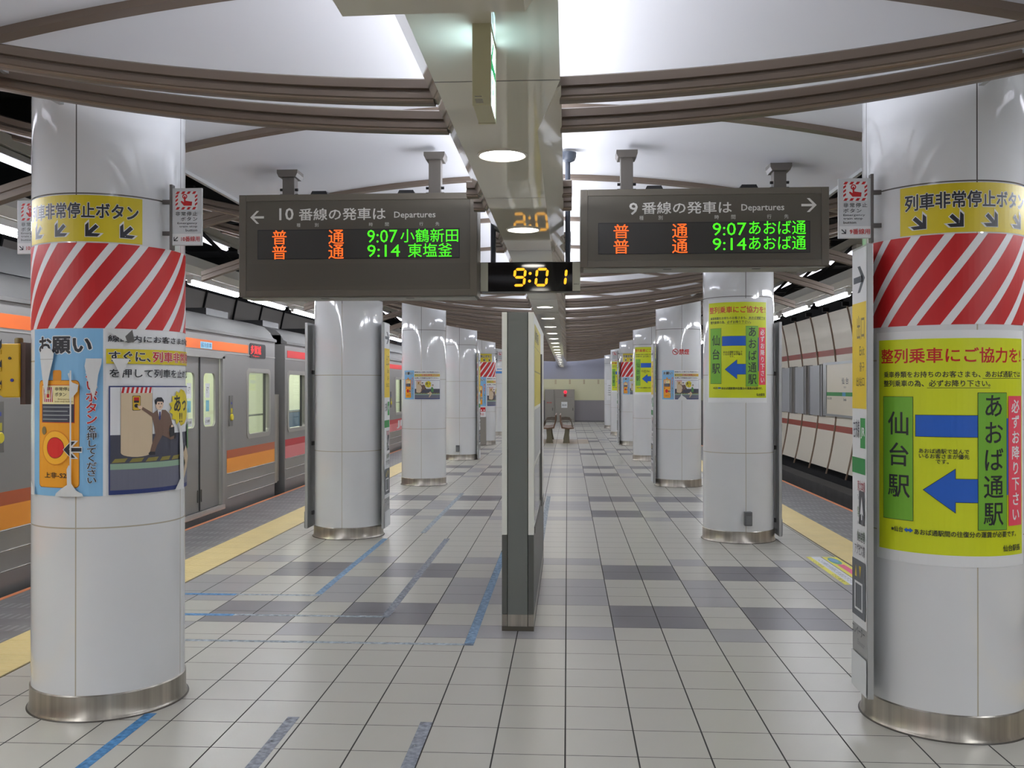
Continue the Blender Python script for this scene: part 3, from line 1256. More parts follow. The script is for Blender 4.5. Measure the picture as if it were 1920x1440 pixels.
on_pillar(None, ('L', 4), 'striped_band', 'small distant red and white band on the pillar with the grey cabinet', 'striped band', g_s, mesh=st.data)
on_pillar(None, ('R', 4), 'striped_band', 'small distant red and white band in the row by the empty track', 'striped band', g_s, mesh=st.data)
on_pillar(notice(True), ('L', 0), 'notice_poster', 'torn blue and white notice with an orange button box and a running man', 'poster', g_n)
sn = small_notice()
n3 = on_pillar(sn, ('L', 2), 'notice_poster', 'small whole blue and white notice on the pillar beside the train, no lettering above', 'poster', g_n)
on_pillar(small_notice(True), ('R', 2), 'notice_poster', 'small blue and white notice under the red no smoking lettering, torn at its lower edge', 'poster', g_n)
big = on_pillar(notice(False), ('L', 4), 'notice_poster', 'distant blue and white notice under the stripes, above the grey cabinet', 'poster', g_n)
o = on_pillar(None, ('R', 4), 'notice_poster', 'distant blue and white notice under stripes in the empty-track row', 'poster', g_n, mesh=n3.data)
o.location.z = 0
lp = on_pillar(lime_poster(False), ('R', 0), 'queue_poster', 'large yellow green queueing poster under the red and white stripes', 'poster', g_l)
l2 = on_pillar(lime_poster(True), ('R', 1), 'queue_poster', 'yellow green queueing poster on the pillar with the grey socket box', 'poster', g_l)
on_pillar(None, ('R', 3), 'queue_poster', 'yellow green queueing poster on the pillar just beyond the no smoking lettering', 'poster', g_l, mesh=l2.data)
on_pillar(None, ('R', 5), 'queue_poster', 'smallest, most distant yellow green queueing poster', 'poster', g_l, mesh=l2.data)
F = Flat()
F.rect(-.30, 1.05, .25, 1.80, WHT)
F.text('お知らせ', -.12, 1.67, .12, 1.74, INK)
for i, q in enumerate((.44, .48, .30, .46, .40)):
    F.text('ご利用のお客さまへ', -.25, 1.56 - i * .085, -.25 + q, 1.60 - i * .085, INK, bold=.02)
on_pillar(F, ('R', 6), 'paper_notice', 'white paper notice with black lines on the farthest empty-track pillar', 'poster')
F = Flat()
F.rect(-.02, 1.96, .26, 2.15, WHT)
F.rect(-.02, 1.96, .26, 2.03, M((60, 130, 200)))
F.rect(.03, 2.08, .19, 2.11, M((90, 150, 210)))
on_pillar(F, ('L', 5), 'paper_notice', 'tiny blue and white notice on the far pillar left of the centre panel', 'poster')
F = Flat()
F.ring(-.085, 2.062, .036, .046, RED)
F.line([(-.112, 2.088), (-.058, 2.036)], .010, RED)
F.rect(-.105, 2.055, -.065, 2.066, M((120, 60, 60)))
F.text('禁煙', -.03, 2.018, .128, 2.105, RED, bold=.03)
on_pillar(F, ('R', 2), 'no_smoking_sign', 'red no smoking symbol and lettering stuck high on a white pillar', 'sign')

# socket boxes low on two pillars
for key, lb in ((('R', 1), 'small grey socket box low on the pillar with the yellow green poster'),
                (('L', 3), 'small grey socket box low on the bare pillar in the row by the train')):
    px, py = PIL[key]
    a = radians(4) if key[0] == 'R' else radians(-3)
    r = thing('socket_box', lb, 'socket', (px + (PR + .016) * sin(a), py - (PR + .016) * cos(a), .182), 'socket boxes on pillars', a)
    f = MB()
    f.box(-.036, .036, -.045, .012, 0, .135, M((92, 94, 96)))
    f.build('housing', r, bevel=.006)
    f = MB()
    f.box(-.028, .028, -.052, -.044, .012, .095, M((112, 114, 116)))
    f.build('flap', r, bevel=.003)


# emergency plates standing out from the pillars
def plate(flip, num):
    F = Flat()
    w, h = .150, .272
    F.rect(.004, .055, w - .004, h - .004, M((198, 202, 206)))
    F.rect(.004, .004, w - .004, .055, M((222, 224, 226)))
    x0, x1, y0, y1 = .022, w - .022, .170, .256
    F.rect(x0, y0, x1, y1, M((218, 220, 222)))
    F.n += 1
    l = F.n
    t = .012
    for i in range(4):
        a = x0 + (x1 - x0) * i / 4
        for yy in (y0, y1 - t):
            F.poly([(a, yy), (a + .014, yy), (a + .022, yy + t), (a + .008, yy + t)], RED, l)
    for i in range(3):
        b = y0 + .016 + (y1 - y0 - .03) * i / 3
        for xx in (x0, x1 - t):
            F.poly([(xx, b), (xx + t, b + .010), (xx + t, b + .020), (xx, b + .011)], RED, l)
    cx = .075
    F.ring(cx - .008, .232, .007, .012, RED)
    F.rrect(cx - .012, .196, cx - .004, .234, .003, RED)
    F.poly([(cx - .012, .205), (cx - .024, .212), (cx - .028, .207), (cx - .012, .188), (cx + .026, .188), (cx + .028, .207), (cx - .004, .212)], RED)
    F.text('非常停止', .022, .140, w - .022, .160, INK, bold=.005, spacing=1.25)
    F.text('ボタン', .048 if flip < 0 else .022, .116, w - .022 if flip < 0 else w - .048, .134, INK, bold=.005, spacing=1.25)
    for i, (s_, k) in enumerate((('Emergency', .096), ('train stop', .086), ('button', .056))):
        a, b = (w - .022 - k, w - .022) if flip < 0 else (.022, .022 + k)
        F.text(s_, a, .098 - i * .016, b, .110 - i * .016, INK, bold=.0)
    add_arrow(F, .024, .030, .028, radians(-135 if flip < 0 else -45), INK, shaft=.16, head=.46)
    F.text(num, .050, .018, w - .010, .043, RED, bold=.012)
    return F


def plate_sign(x0, y, lb, flip, num, post_left):
    r = thing('emergency_sign', lb, 'sign', (x0, y, 2.197), 'emergency button plates beside pillars')
    f = MB()
    f.box(0, .150, 0, .012, 0, .272, M((205, 208, 210)))
    f.build('plate', r, bevel=.002)
    f = MB()
    xx = 0 if post_left else .150
    f.box(xx - .006, xx + .006, -.004, .03, -.02, .29, M((96, 92, 90)))
    for zz in (.05, .20):
        f.box(xx - (.048 if post_left else -.004), xx + (-.004 if post_left else .048), .012, .026, zz, zz + .02, M((96, 92, 90)))
    f.build('bracket', r)
    plate(flip, num).plane('lettering', (0, -.0008, 0), (1, 0, 0), (0, 0, 1), r)
    return r


plate_sign(-1.880, 4.38, 'white emergency plate marked 10, on the side of the torn-poster pillar near the departure board', -1, '10番線用', True)
plate_sign(-2.780, 4.62, 'white emergency plate half hidden behind the torn-poster pillar, above the yellow box', 1, '10番線用', False)
plate_sign(1.224, 4.35, 'white emergency plate marked 9, above the tall wayfinding strip', 1, '9番線用', False)
plate_sign(-1.862, 24.95, 'tiny distant emergency plate beside the far striped pillar near the centre panel', -1, '10番線用', True)
plate_sign(1.172, 24.95, 'tiny distant emergency plate beside the far striped pillar by the empty track', 1, '9番線用', False)

# yellow emergency call box on the train side of the first pillar
r = thing('emergency_box', 'yellow emergency box with black hazard stripes on the side of a striped pillar', 'emergency box', (-2.64, 4.52, 1.44))
YB = mat('box_yellow', (206, 166, 26), 0.45)
f = MB()
f.prism([(-.13, .05), (-.105, .034), (-.024, .034), (-.024, .297), (-.13, .297)], -.075, .075, YB, 'y')
f.build('housing', r, bevel=.006)
f = MB()
f.box(-.026, 0, -.062, .062, 0, .302, M((70, 46, 36)))
f.build('mounting_plate', r)
f = MB()
for i in range(3):
    z = .075 + .085 * i
    f.box(-.134, -.112, -.080, -.072, z, z + .022, YB)
f.build('hinge', r, bevel=.003)
f = MB()
f.lathe([(.020, .297), (.020, .322), (.016, .328), (0, .328)], M((120, 106, 60)), 20, (-.07, 0, 0), cap=False)
f.build('knob', r, smooth=40)
F = Flat()
for i in range(3):
    F.poly([(0, .05 + .1 * i), (.02, .08 + .1 * i), (.02, .12 + .1 * i), (0, .09 + .1 * i)], INK, 1)
F.plane('hazard_stripe', (-.131, -.0765, 0), (1, 0, 0), (0, 0, 1), r)
f = MB()
f.lathe([(0, -.080), (.007, -.080), (.007, -.074)], M((40, 40, 40)), 12, (-.07, 0, .225), 'y', cap=False)
f.lathe([(0, -.080), (.008, -.080), (.008, -.074)], M((30, 40, 140)), 12, (-.058, 0, .118), 'y', cap=False)
f.build('bolt', r)


# tall wayfinding strips fixed beside pillars
def way_face(face_r):
    """face_r: the strip is read with the near edge on its right."""
    F = Flat()
    w, h = .215, 2.03
    F.rect(0, 0, w, h, M((222, 224, 226)))
    add_arrow(F, w * .5, h - .165, .17, 0 if face_r else pi, M((70, 78, 86)), shaft=.20, head=.42)
    F.rect(.0, h - .86, w - .004, h - .29, M((220, 190, 20)))
    F.text('出口', w * .34, h - .49, w * .86, h - .36, M((110, 92, 20)), bold=.01)
    F.text('Exit', w * .52, h - .575, w * .86, h - .525, M((110, 92, 20)))
    F.text('출구', w * .52, h - .66, w * .86, h - .61, M((110, 92, 20)))
    F.text('出站口', w * .30, h - .74, w * .86, h - .69, M((110, 92, 20)))
    F.rect(w * .58, h - 1.07, w * .92, h - .91, M((30, 140, 60)))
    F.text('JR', w * .62, h - 1.02, w * .88, h - .96, WHT, bold=.02)
    F.text('在来線', w * .08, h - 1.02, w * .52, h - .92, M((90, 92, 100)))
    F.rect(w * .0, h - 1.21, w * .92, h - 1.125, M((20, 128, 56)))
    for s_, a, b, c in (('東北本線', h - 1.245, h - 1.305, (150, 60, 70)), ('Tohoku Line', h - 1.325, h - 1.35, (140, 140, 146)),
                        ('常磐線', h - 1.385, h - 1.445, (120, 140, 110)), ('Joban Line', h - 1.465, h - 1.485, (140, 140, 146)),
                        ('仙山線', h - 1.51, h - 1.565, (120, 140, 110)), ('Senzan Line', h - 1.585, h - 1.605, (140, 140, 146))):
        F.text(s_, w * .38, b, w * .9, a, M(c), bold=.01)
    return F


def wayfinding(x, y0, y1, facing, lb, z0=.135, z1=2.165):
    """facing: +1 turns the printed side to +x, -1 to -x."""
    r = thing('wayfinding_panel', lb, 'sign', (x, (y0 + y1) / 2, z0), 'tall wayfinding strips beside pillars')
    hy, h = (y1 - y0) / 2, z1 - z0
    f = MB()
    f.box(-.014, .014, -hy, hy, 0, h, ALU)
    f.build('frame', r, bevel=.003)
    for z in (.12, h * .4, h * .75):
        f = MB()
        f.box(*((.012, .03) if facing < 0 else (-.03, -.012)), -.03, .03, z, z + .04, M((90, 90, 90)))
        f.build('bracket', r)
    F = way_face(True)
    w = .215
    add = F
    add.rect(w * .5, .55, w * .88, .73, M((72, 74, 80)))
    add.poly([(w * .69, .70), (w * .58, .60), (w * .66, .61), (w * .66, .575), (w * .72, .575), (w * .72, .61), (w * .80, .60)], WHT)
    k = .0
    add.text('仙台空港', w * .36, .455, w * .9, .51, M((96, 98, 104)), bold=.01)
    add.text('アクセス線', w * .2, .38, w * .9, .44, M((96, 98, 104)), bold=.01)
    for it in F.items:
        it[0][:] = [(p[0] * (2 * hy - .012) / .215 - hy + .006, .30 + p[1] * (h - .31) / 2.03) + tuple(p[2:]) for p in it[0]]
    q = 2 * hy - .012
    F.rect(-hy + .05 * q, .34, hy - .08 * q, .60, M((92, 96, 102)))
    F.rect(-hy + .22 * q, .37, hy - .28 * q, .50, WHT)
    F.rect(-hy + .28 * q, .38, hy - .34 * q, .49, M((92, 96, 102)))
    F.poly([(-hy + .25 * q, .52), (-hy + .32 * q, .575), (-hy + .39 * q, .52)], M((206, 180, 60)))
    F.poly([(-hy + .55 * q, .575), (-hy + .62 * q, .52), (-hy + .69 * q, .575)], M((206, 180, 60)))
    F.text('エレベーター', -hy + .06 * q, .255, hy - .12 * q, .30, M((96, 98, 104)))
    F.text('Elevator', -hy + .45 * q, .215, hy - .12 * q, .24, M((140, 140, 146)))
    F.rect(-hy, .006, hy, .17, M((214, 218, 220)))
    if facing < 0:
        F.plane('printed_face', (-.0146, 0, 0), (0, -1, 0), (0, 0, 1), r)
    else:
        F.plane('printed_face', (.0146, 0, 0), (0, 1, 0), (0, 0, 1), r)
    return r


wayfinding(1.345, 4.285, 4.505, -1, 'tall wayfinding strip with yellow exit field, beside the large yellow green poster')
wayfinding(-1.866, 9.47, 9.76, 1, 'tall wayfinding strip with yellow field on the bare pillar, between it and the next pillar', .09, 2.185)
wayfinding(-2.646, 9.44, 9.80, -1, 'tall strip seen edge-on between the train and the bare pillar', .09, 2.18)
wayfinding(2.10, 9.46, 9.80, 1, 'tall strip seen edge-on on the empty-track side of the socket-box pillar', .05, 2.17)
wayfinding(1.332, 14.62, 14.98, -1, 'tall strip seen edge-on beside the no smoking pillar', .05, 2.20)
wayfinding(-1.872, 19.75, 20.1, 1, 'tall strip seen edge-on beside the pillar with the low socket box, by the train', .02, 2.25)
wayfinding(1.332, 24.9, 25.25, -1, 'distant tall strip seen edge-on beside the far striped pillar by the empty track', .05, 2.20)

# ================================================================== DEPARTURE BOARDS
HEAD = mat('board_heading', (205, 203, 196), 0.5)


def board(x0, w, zt, zb, side, lb, num):
    """x0: left edge, zt/zb: top and bottom of the front frame; side -1 the arrow stands left, +1 right."""
    h = zt - zb
    r = thing('departure_board', lb, 'departure board', (x0, 5.85, zb), 'hanging departure boards')
    f = MB()
    t = .045
    f.box(0, w, .012, .24, 0, h, TAUPE)
    f.box(0, t, 0, .03, 0, h, TAUPE)
    f.box(w - t, w, 0, .03, 0, h, TAUPE)
    f.box(t, w - t, 0, .03, 0, .040, TAUPE)
    f.box(t, w - t, 0, .03, h - .040, h, TAUPE)
    f.build('housing', r, bevel=.003)
    f = MB()
    f.box(.02, w - .02, .02, .23, -.008, .001, M((150, 150, 142)))
    for q in (.34, .70):
        f.box(w * q, w * q + .05, .05, .07, -.0095, -.007, BLACK)
    f.build('bottom_cover', r)
    f = MB()
    f.box(t, w - t, .006, .012, .040, h - .040, TAUPE2)
    f.build('front_panel', r)
    return r, w, h


def led_part(r, name, x0, x1, z0, z1):
    f = MB()
    f.box(x0, x1, .0035, .006, z0, z1, BLACK)
    f.box(x0 + .005, x1 - .005, .0028, .0036, z0 + .005, z1 - .005, SCREEN)
    return f.build('led_screen', r)


def words(r, name, y, items, m, bold):
    for s_, x0, v0, x1, v1 in items:
        F = Flat()
        F.text(s_, x0, v0, x1, v1, m, bold=bold)
        F.plane(name, (0, y, 0), (1, 0, 0), (0, 0, 1), r)


def posts(r, xs, tops, h):
    for x, zt in zip(xs, tops):
        f = MB()
        f.box(x - .039, x + .039, .07, .15, h - .01, zt - .03, POST)
        p = f.build('hanger_post', r, bevel=.004)
        f = MB()
        f.prism([(x - .055, zt - .045), (x + .055, zt - .045), (x + .066, zt - .022), (x + .066, zt), (x - .066, zt), (x - .066, zt - .022)], .04, .18, POST)
        f.build('flange', p)
        f = MB()
        for z in (h + .012, h + .048):
            f.lathe([(.009, -.058), (.009, .058)], BLACK, 12, (x, .09, z), 'x')
        f.build('bolt', p)
    return


def caps(r, xs, h):
    for x in xs:
        f = MB()
        f.prism([(x - .058, h - .002), (x + .058, h - .002), (x + .044, h + .026), (x - .044, h + .026)], .03, .14, BLACK)
        f.build('lifting_lug', r)


# --- board on the train side
r, w, h = board(-2.072, 1.510, 2.738, 2.094, -1, 'grey departure board with arrow to the left, hanging near the train', '10')


def bu(x):
    return (x - 448) / 446 * w


def bv(y):
    return (556 - y) / 193.5 * h


led_part(r, 'led', bu(483), bu(862), bv(485), bv(429))
F = Flat()
add_arrow(F, bu(482), bv(405), .088, pi, HEAD, shaft=.16, head=.46)
F.plane('direction_arrow', (0, .0052, 0), (1, 0, 0), (0, 0, 1), r)
words(r, 'heading_lettering', .0052, [('10', bu(524), bv(411), bu(551), bv(388)), ('番線の発車は', bu(561), bv(412), bu(724), bv(389)),
                                      ('Departures', bu(740), bv(412), bu(817), bv(397))], HEAD, .014)
words(r, 'column_heading', .0052, [(s_, bu(x), bv(424), bu(x + 7), bv(417)) for s_, x in
                                   (('種', 557), ('別', 591), ('時', 693), ('間', 723), ('行', 787), ('先', 817))], HEAD, .0)
its = []
for a, b in ((457, 430), (485, 458)):
    its += [('普', bu(511), bv(a), bu(538), bv(b)), ('通', bu(617), bv(a), bu(646), bv(b))]
words(r, 'led_lettering', .0022, its, LEDO, .004)
words(r, 'led_lettering', .0022, [('9:07', bu(690), bv(455), bu(746), bv(431)), ('小鶴新田', bu(752), bv(455), bu(859), bv(430)),
                                  ('9:14', bu(690), bv(482), bu(751), bv(459)), ('東塩釜', bu(766), bv(483), bu(848), bv(457))], LEDG, .0)
F = Flat()
F.rect(bu(465), bv(536), bu(880), bv(494), mat('board_blank', (74, 69, 59), .4))
F.plane('blank_panel', (0, .0055, 0), (1, 0, 0), (0, 0, 1), r)
posts(r, (.296, 1.235), (2.905 - 2.094, 3.005 - 2.094), h)
caps(r, (bu(597), bu(761)), h)

# --- board on the empty-track side
r, w, h = board(.080, 1.512, 2.746, 2.264, 1, 'grey departure board with arrow to the right, hanging near the empty track', '9')


def bu(x):
    return (x - 1088) / 467 * w


def bv(y):
    return (501 - y) / 149 * h


led_part(r, 'led', bu(1122), bu(1520), bv(476), bv(416))
F = Flat()
add_arrow(F, bu(1518), bv(386), .092, 0, HEAD, shaft=.16, head=.46)
F.plane('direction_arrow', (0, .0052, 0), (1, 0, 0), (0, 0, 1), r)
words(r, 'heading_lettering', .0052, [('9', bu(1181), bv(401), bu(1197), bv(378)), ('番線の発車は', bu(1205), bv(400), bu(1374), bv(377)),
                                      ('Departures', bu(1392), bv(399), bu(1472), bv(383))], HEAD, .014)
words(r, 'column_heading', .0052, [(s_, bu(x), bv(411), bu(x + 8), bv(403)) for s_, x in
                                   (('種', 1200), ('別', 1236), ('時', 1342), ('間', 1373), ('行', 1440), ('先', 1472))], HEAD, .0)
its = []
for a, b in ((446, 419), (475, 448)):
    its += [('普', bu(1151), bv(a), bu(1180), bv(b)), ('通', bu(1262), bv(a), bu(1291), bv(b))]
words(r, 'led_lettering', .0022, its, LEDO, .004)
words(r, 'led_lettering', .0022, [('9:07', bu(1338), bv(442), bu(1401), bv(418)), ('9:14', bu(1338), bv(470), bu(1401), bv(447)),
                                  ('あおば通', bu(1406), bv(441), bu(1512), bv(415)), ('あおば通', bu(1406), bv(470), bu(1512), bv(444))], LEDG, .0)
posts(r, (.290, 1.233), (3.000 - 2.264, 2.905 - 2.264), h)
caps(r, (bu(1229), bu(1408)), h)

# ================================================================== CLOCK
r = thing('digital_clock', 'black digital clock with glowing orange digits hanging between the two departure boards', 'clock', (-.558, 6.05, 2.133))
W_ = .640
f = MB()
f.box(0, W_, .01, .13, .006, .196, M((40, 38, 36)))
f.build('housing', r, bevel=.004)
for a, b in ((0, .048), (.590, W_)):
    f = MB()
    f.box(a, b, 0, .02, .008, .192, M((176, 176, 160)))
    f.build('end_cap', r, bevel=.003)
f = MB()
f.box(.048, .590, .002, .012, .008, .192, GLASSB)
f.build('display_glass', r)
F = Flat()


def seg_digit(F, x0, x1, z0, z1, segs, slant=.012):
    t = .0165
    zm = (z0 + z1) / 2
    g = .003

    def S(pts):
        F.poly([(p[0] + slant * (p[1] - z0) / (z1 - z0), p[1]) for p in pts], CLKD, 1)

    def H(z, a, b):
        S([(a + g, z), (a + t / 2 + g, z + t / 2), (b - t / 2 - g, z + t / 2), (b - g, z), (b - t / 2 - g, z - t / 2), (a + t / 2 + g, z - t / 2)])

    def V(x, a, b):
        S([(x, a + g), (x - t / 2, a + t / 2 + g), (x - t / 2, b - t / 2 - g), (x, b - g), (x + t / 2, b - t / 2 - g), (x + t / 2, a + t / 2 + g)])
    xa, xb = x0 + t / 2, x1 - t / 2
    za, zb = z0 + t / 2, z1 - t / 2
    if 'a' in segs: H(zb, xa, xb)
    if 'g' in segs: H(zm, xa, xb)
    if 'd' in segs: H(za, xa, xb)
    if 'f' in segs: V(xa, zm, zb)
    if 'b' in segs: V(xb, zm, zb)
    if 'e' in segs: V(xa, za, zm)
    if 'c' in segs: V(xb, za, zm)


z0, z1 = .037, .156
for xa_, xb_, q_ in ((.204, .286, 'abcdfg'), (.345, .428, 'abcdef'), (.448, .549, 'bc')):
    seg_digit(F, xa_, xb_, z0, z1, q_)
    F.plane('digit', (0, .0015, 0), (1, 0, 0), (0, 0, 1), r)
    F = Flat()
F.ell(.319, .121, .0095, .0095, CLKD, 1)
F.ell(.315, .072, .0095, .0095, CLKD, 1)
F.plane('colon', (0, .0015, 0), (1, 0, 0), (0, 0, 1), r)
F = Flat()
F.text('SEIKO', .598, .047, .632, .055, INK, bold=.01)
F.plane('maker_lettering', (0, -.0004, 0), (1, 0, 0), (0, 0, 1), r)
ROD = mat('rod_blue_grey', (58, 64, 74), 0.4)
for x in (.076, .560):
    f = MB()
    f.lathe([(.017, .19), (.017, .90)], ROD, 20, (x, .07, 0))
    p = f.build('hanger_rod', r, smooth=40)
    f = MB()
    f.lathe([(.018, .845), (.045, .858), (.054, .880), (.056, .908)], ROD, 28, (x, .07, 0))
    f.build('ceiling_rose', p, smooth=40)

# ================================================================== EXIT SIGN
r = thing('exit_sign', 'small box-shaped emergency exit sign with lit sides and green arrow under the ceiling beam', 'exit sign', (-.231, 2.28, 2.208))
f = MB()
CREAM = mat('sign_cream', (188, 184, 152), 0.5)
f.box(.010, .036, .012, .158, .010, .190, CREAM)
f.box(.0, .046, 0, .012, .0, .2, CREAM)
f.box(.0, .046, .158, .17, .0, .2, CREAM)
f.box(.001, .045, .012, .158, .190, .199, CREAM)
f.box(.001, .045, .012, .158, .001, .010, CREAM)
f.build('housing', r, bevel=.002)
f = MB()
f.box(.036, .044, .012, .158, .008, .190, EXITW)
lp1 = f.build('lit_panel', r)
f = MB()
f.box(.002, .010, .012, .158, .008, .190, EXITW)
f.build('lit_panel', r)
F = Flat()
add_arrow(F, .085, .115, .145, pi, EXITG, shaft=.17, head=.46)
F.text('非常口', .03, .025, .14, .06, EXITG, bold=.02)
F.plane('green_arrow', (.0443, 0, 0), (0, 1, 0), (0, 0, 1), lp1)
F = Flat()
F.rect(.012, .02, .030, .055, M((150, 146, 128)))
F.rect(.014, .07, .03, .078, M((150, 146, 128)))
F.plane('type_plate', (0, 0, -.0006), (1, 0, 0), (0, -1, 0), r, )

# ================================================================== CENTRE INFORMATION PANEL
r = thing('information_panel', 'tall narrow free-standing information panel seen edge-on in the middle of the platform', 'information panel', (-.41, 5.894, 0))
PG = mat('panel_grey', (110, 114, 110), 0.4)
PW = mat('panel_white', (228, 230, 222), 0.4)
L_ = 2.41
f = MB()
f.box(.037, .161, 0, L_, .03, 1.994, PG)
f.build('core', r, bevel=.002)
f = MB()
for a, b in ((0, .033), (.165, .20)):
    f.box(a, b, .002, L_, .60, 1.994, PW)
f.build('side_cladding', r, bevel=.002)
f = MB()
for a, b in ((0, .033), (.165, .20)):
    f.box(a, b, .002, L_, .105, .598, mat('panel_grey_low', (88, 90, 86), .4))
f.build('lower_cladding', r, bevel=.002)
f = MB()
for a, b in ((0, .033), (.165, .20)):
    f.box(a, b, .002, L_, .03, .103, STEEL)
f.box(.037, .161, -.002, .02, .03, .103, STEEL)
f.build('kick_plate', r)
f = MB()
f.box(0, .20, 0, L_, 0, .03, M((84, 80, 70)))
f.build('foot', r)
F = Flat()
F.rect(.10, 1.40, 1.42, 1.93, M((206, 190, 60)))
F.rect(.10, 1.62, 1.42, 1.63, M((150, 140, 60)))
F.rect(.10, 1.78, 1.42, 1.785, M((150, 140, 60)))
F.text('構内案内図', .2, 1.82, .9, 1.90, INK)
F.rect(.10, 1.05, 1.42, 1.38, M((190, 192, 190)))
F.rect(.10, .66, 1.42, 1.02, mat('display_glass', (150, 152, 154), .08))
F.plane('map_face', (.2008, 0, 0), (0, 1, 0), (0, 0, 1), r)
f = MB()
f.box(.196, .212, 1.44, 1.50, .60, 1.78, M((92, 90, 86)))
f.box(.196, .206, .08, 1.44, .600, .64, M((92, 90, 86)))
f.build('glass_frame', r)

# ================================================================== FLOOR TAPE AND STICKERS
BT = worn_mat('tape_blue', (74, 138, 192), .30)
BTF = worn_mat('tape_blue_faded', (186, 198, 208), .46)
GT = worn_mat('tape_grey', (152, 158, 170), .36)
BTW = worn_mat('tape_blue_worn', (136, 170, 204), .40)
tapes = [
    ((-1.968, 3.2, -1.915, 4.31), BT, 'blue tape strip on the floor in front of the torn-poster pillar'),
    ((-1.290, 3.2, -1.235, 4.30), GT, 'worn grey tape strip on the near floor, between the blue strip and the right one'),
    ((-.668, 3.2, -.612, 4.27), GT, 'worn grey tape strip on the near floor, closest to the middle of the platform'),
    ((-1.858, 6.86, -1.805, 9.42), BTW, 'faded blue tape running from the bare pillar towards the camera'),
    ((-2.97, 6.785, -2.43, 6.84), BT, 'short bright blue tape across the floor beside the first pillar, the farther of two'),
    ((-2.43, 6.80, -1.805, 6.84), BTF, 'faded pale tape end across the floor, joining the tape from the bare pillar'),
    ((-1.235, 6.20, -1.180, 9.45), GT, 'worn grey tape running along the tiles through the dark tiles'),
    ((-2.75, 6.175, -2.23, 6.23), BT, 'short bright blue tape across the floor beside the first pillar, the nearer of two'),
    ((-2.23, 6.19, -1.18, 6.23), BTF, 'faded pale tape across the floor over dark tiles'),
    ((-.612, 5.55, -.555, 8.7), BTW, 'blue tape running along the floor just left of the centre panel'),
    ((-2.75, 5.55, -.555, 5.59), BTF, 'long faded pale tape across the floor in front of the centre panel'),
    ((-1.535, 9.8, -1.48, 13.5), BTF, 'faded pale blue tape on the floor beyond the bare pillar'),
    ((-.29, 8.6, -.235, 13.2), BTF, 'faded pale tape along the far floor right of the centre panel'),
]
for (x0, y0, x1, y1), m, lb in tapes:
    f = MB()
    cx, cy = (x0 + x1) / 2, (y0 + y1) / 2
    f.box(x0 - cx, x1 - cx, y0 - cy, y1 - cy, .0002, .0010, m)
    tag(f.build('floor_tape', None, (cx, cy, 0)), lb, 'floor tape', 'strips of floor marking tape')


def floor_sticker(x0, y0, lb):
    F = Flat()
    F.rect(0, 0, 1.2, .27, M((222, 214, 70)))
    F.rect(0, .045, 1.2, .135, M((214, 216, 222)))
    F.rect(0, .130, 1.2, .138, M((90, 96, 100)))
    F.text('この線の内側にお並び下さい', .15, .065, 1.15, .11, M((150, 150, 160)))
    F.rect(.36, .175, 1.2, .235, M((222, 86, 130)))
    F.ell(.20, .20, .16, .045, M((70, 150, 130)))
    F.ell(.17, .20, .10, .032, M((100, 150, 190)))
    F.text('ここから', .2, .010, .5, .036, M((90, 90, 50)))
    F.text('ここまで', .8, .010, 1.1, .036, M((90, 90, 50)))
    o = F.plane('floor_sticker', (0, 0, .0012), (0, -1, 0), (1, 0, 0), None, (x0, y0 + 1.2, 0))
    tag(o, lb, 'floor sticker')


floor_sticker(2.135, 7.42, 'yellow floor sticker with white and magenta bars, by the yellow strip beside the empty track')

# overhead line above the empty track
r = thing('overhead_line', 'black overhead wire with its bracket, high above the empty track', 'overhead line', (5.3, 21.4, 3.72))
f = MB()
f.tube([(0, -20, 0), (0, 20, 0)], .012, BLACK, 8)
f.build('contact_wire', r)
for yy in (-7.0, 0.0, 7.0):
    f = MB()
    f.lathe([(.05, .10), (.085, .13), (.05, .16), (.085, .19), (.05, .22), (.085, .25), (.05, .34)], BLACK, 20, (0, yy, 0))
    f.tube([(-.42, yy, .02), (0, yy, .12), (.42, yy, .02)], .022, BLACK, 8)
    f.tube([(-.42, yy, .02), (.42, yy, .02)], .018, BLACK, 8)
    f.build('bracket', r)

# ================================================================== TRAIN
XT = -4.2


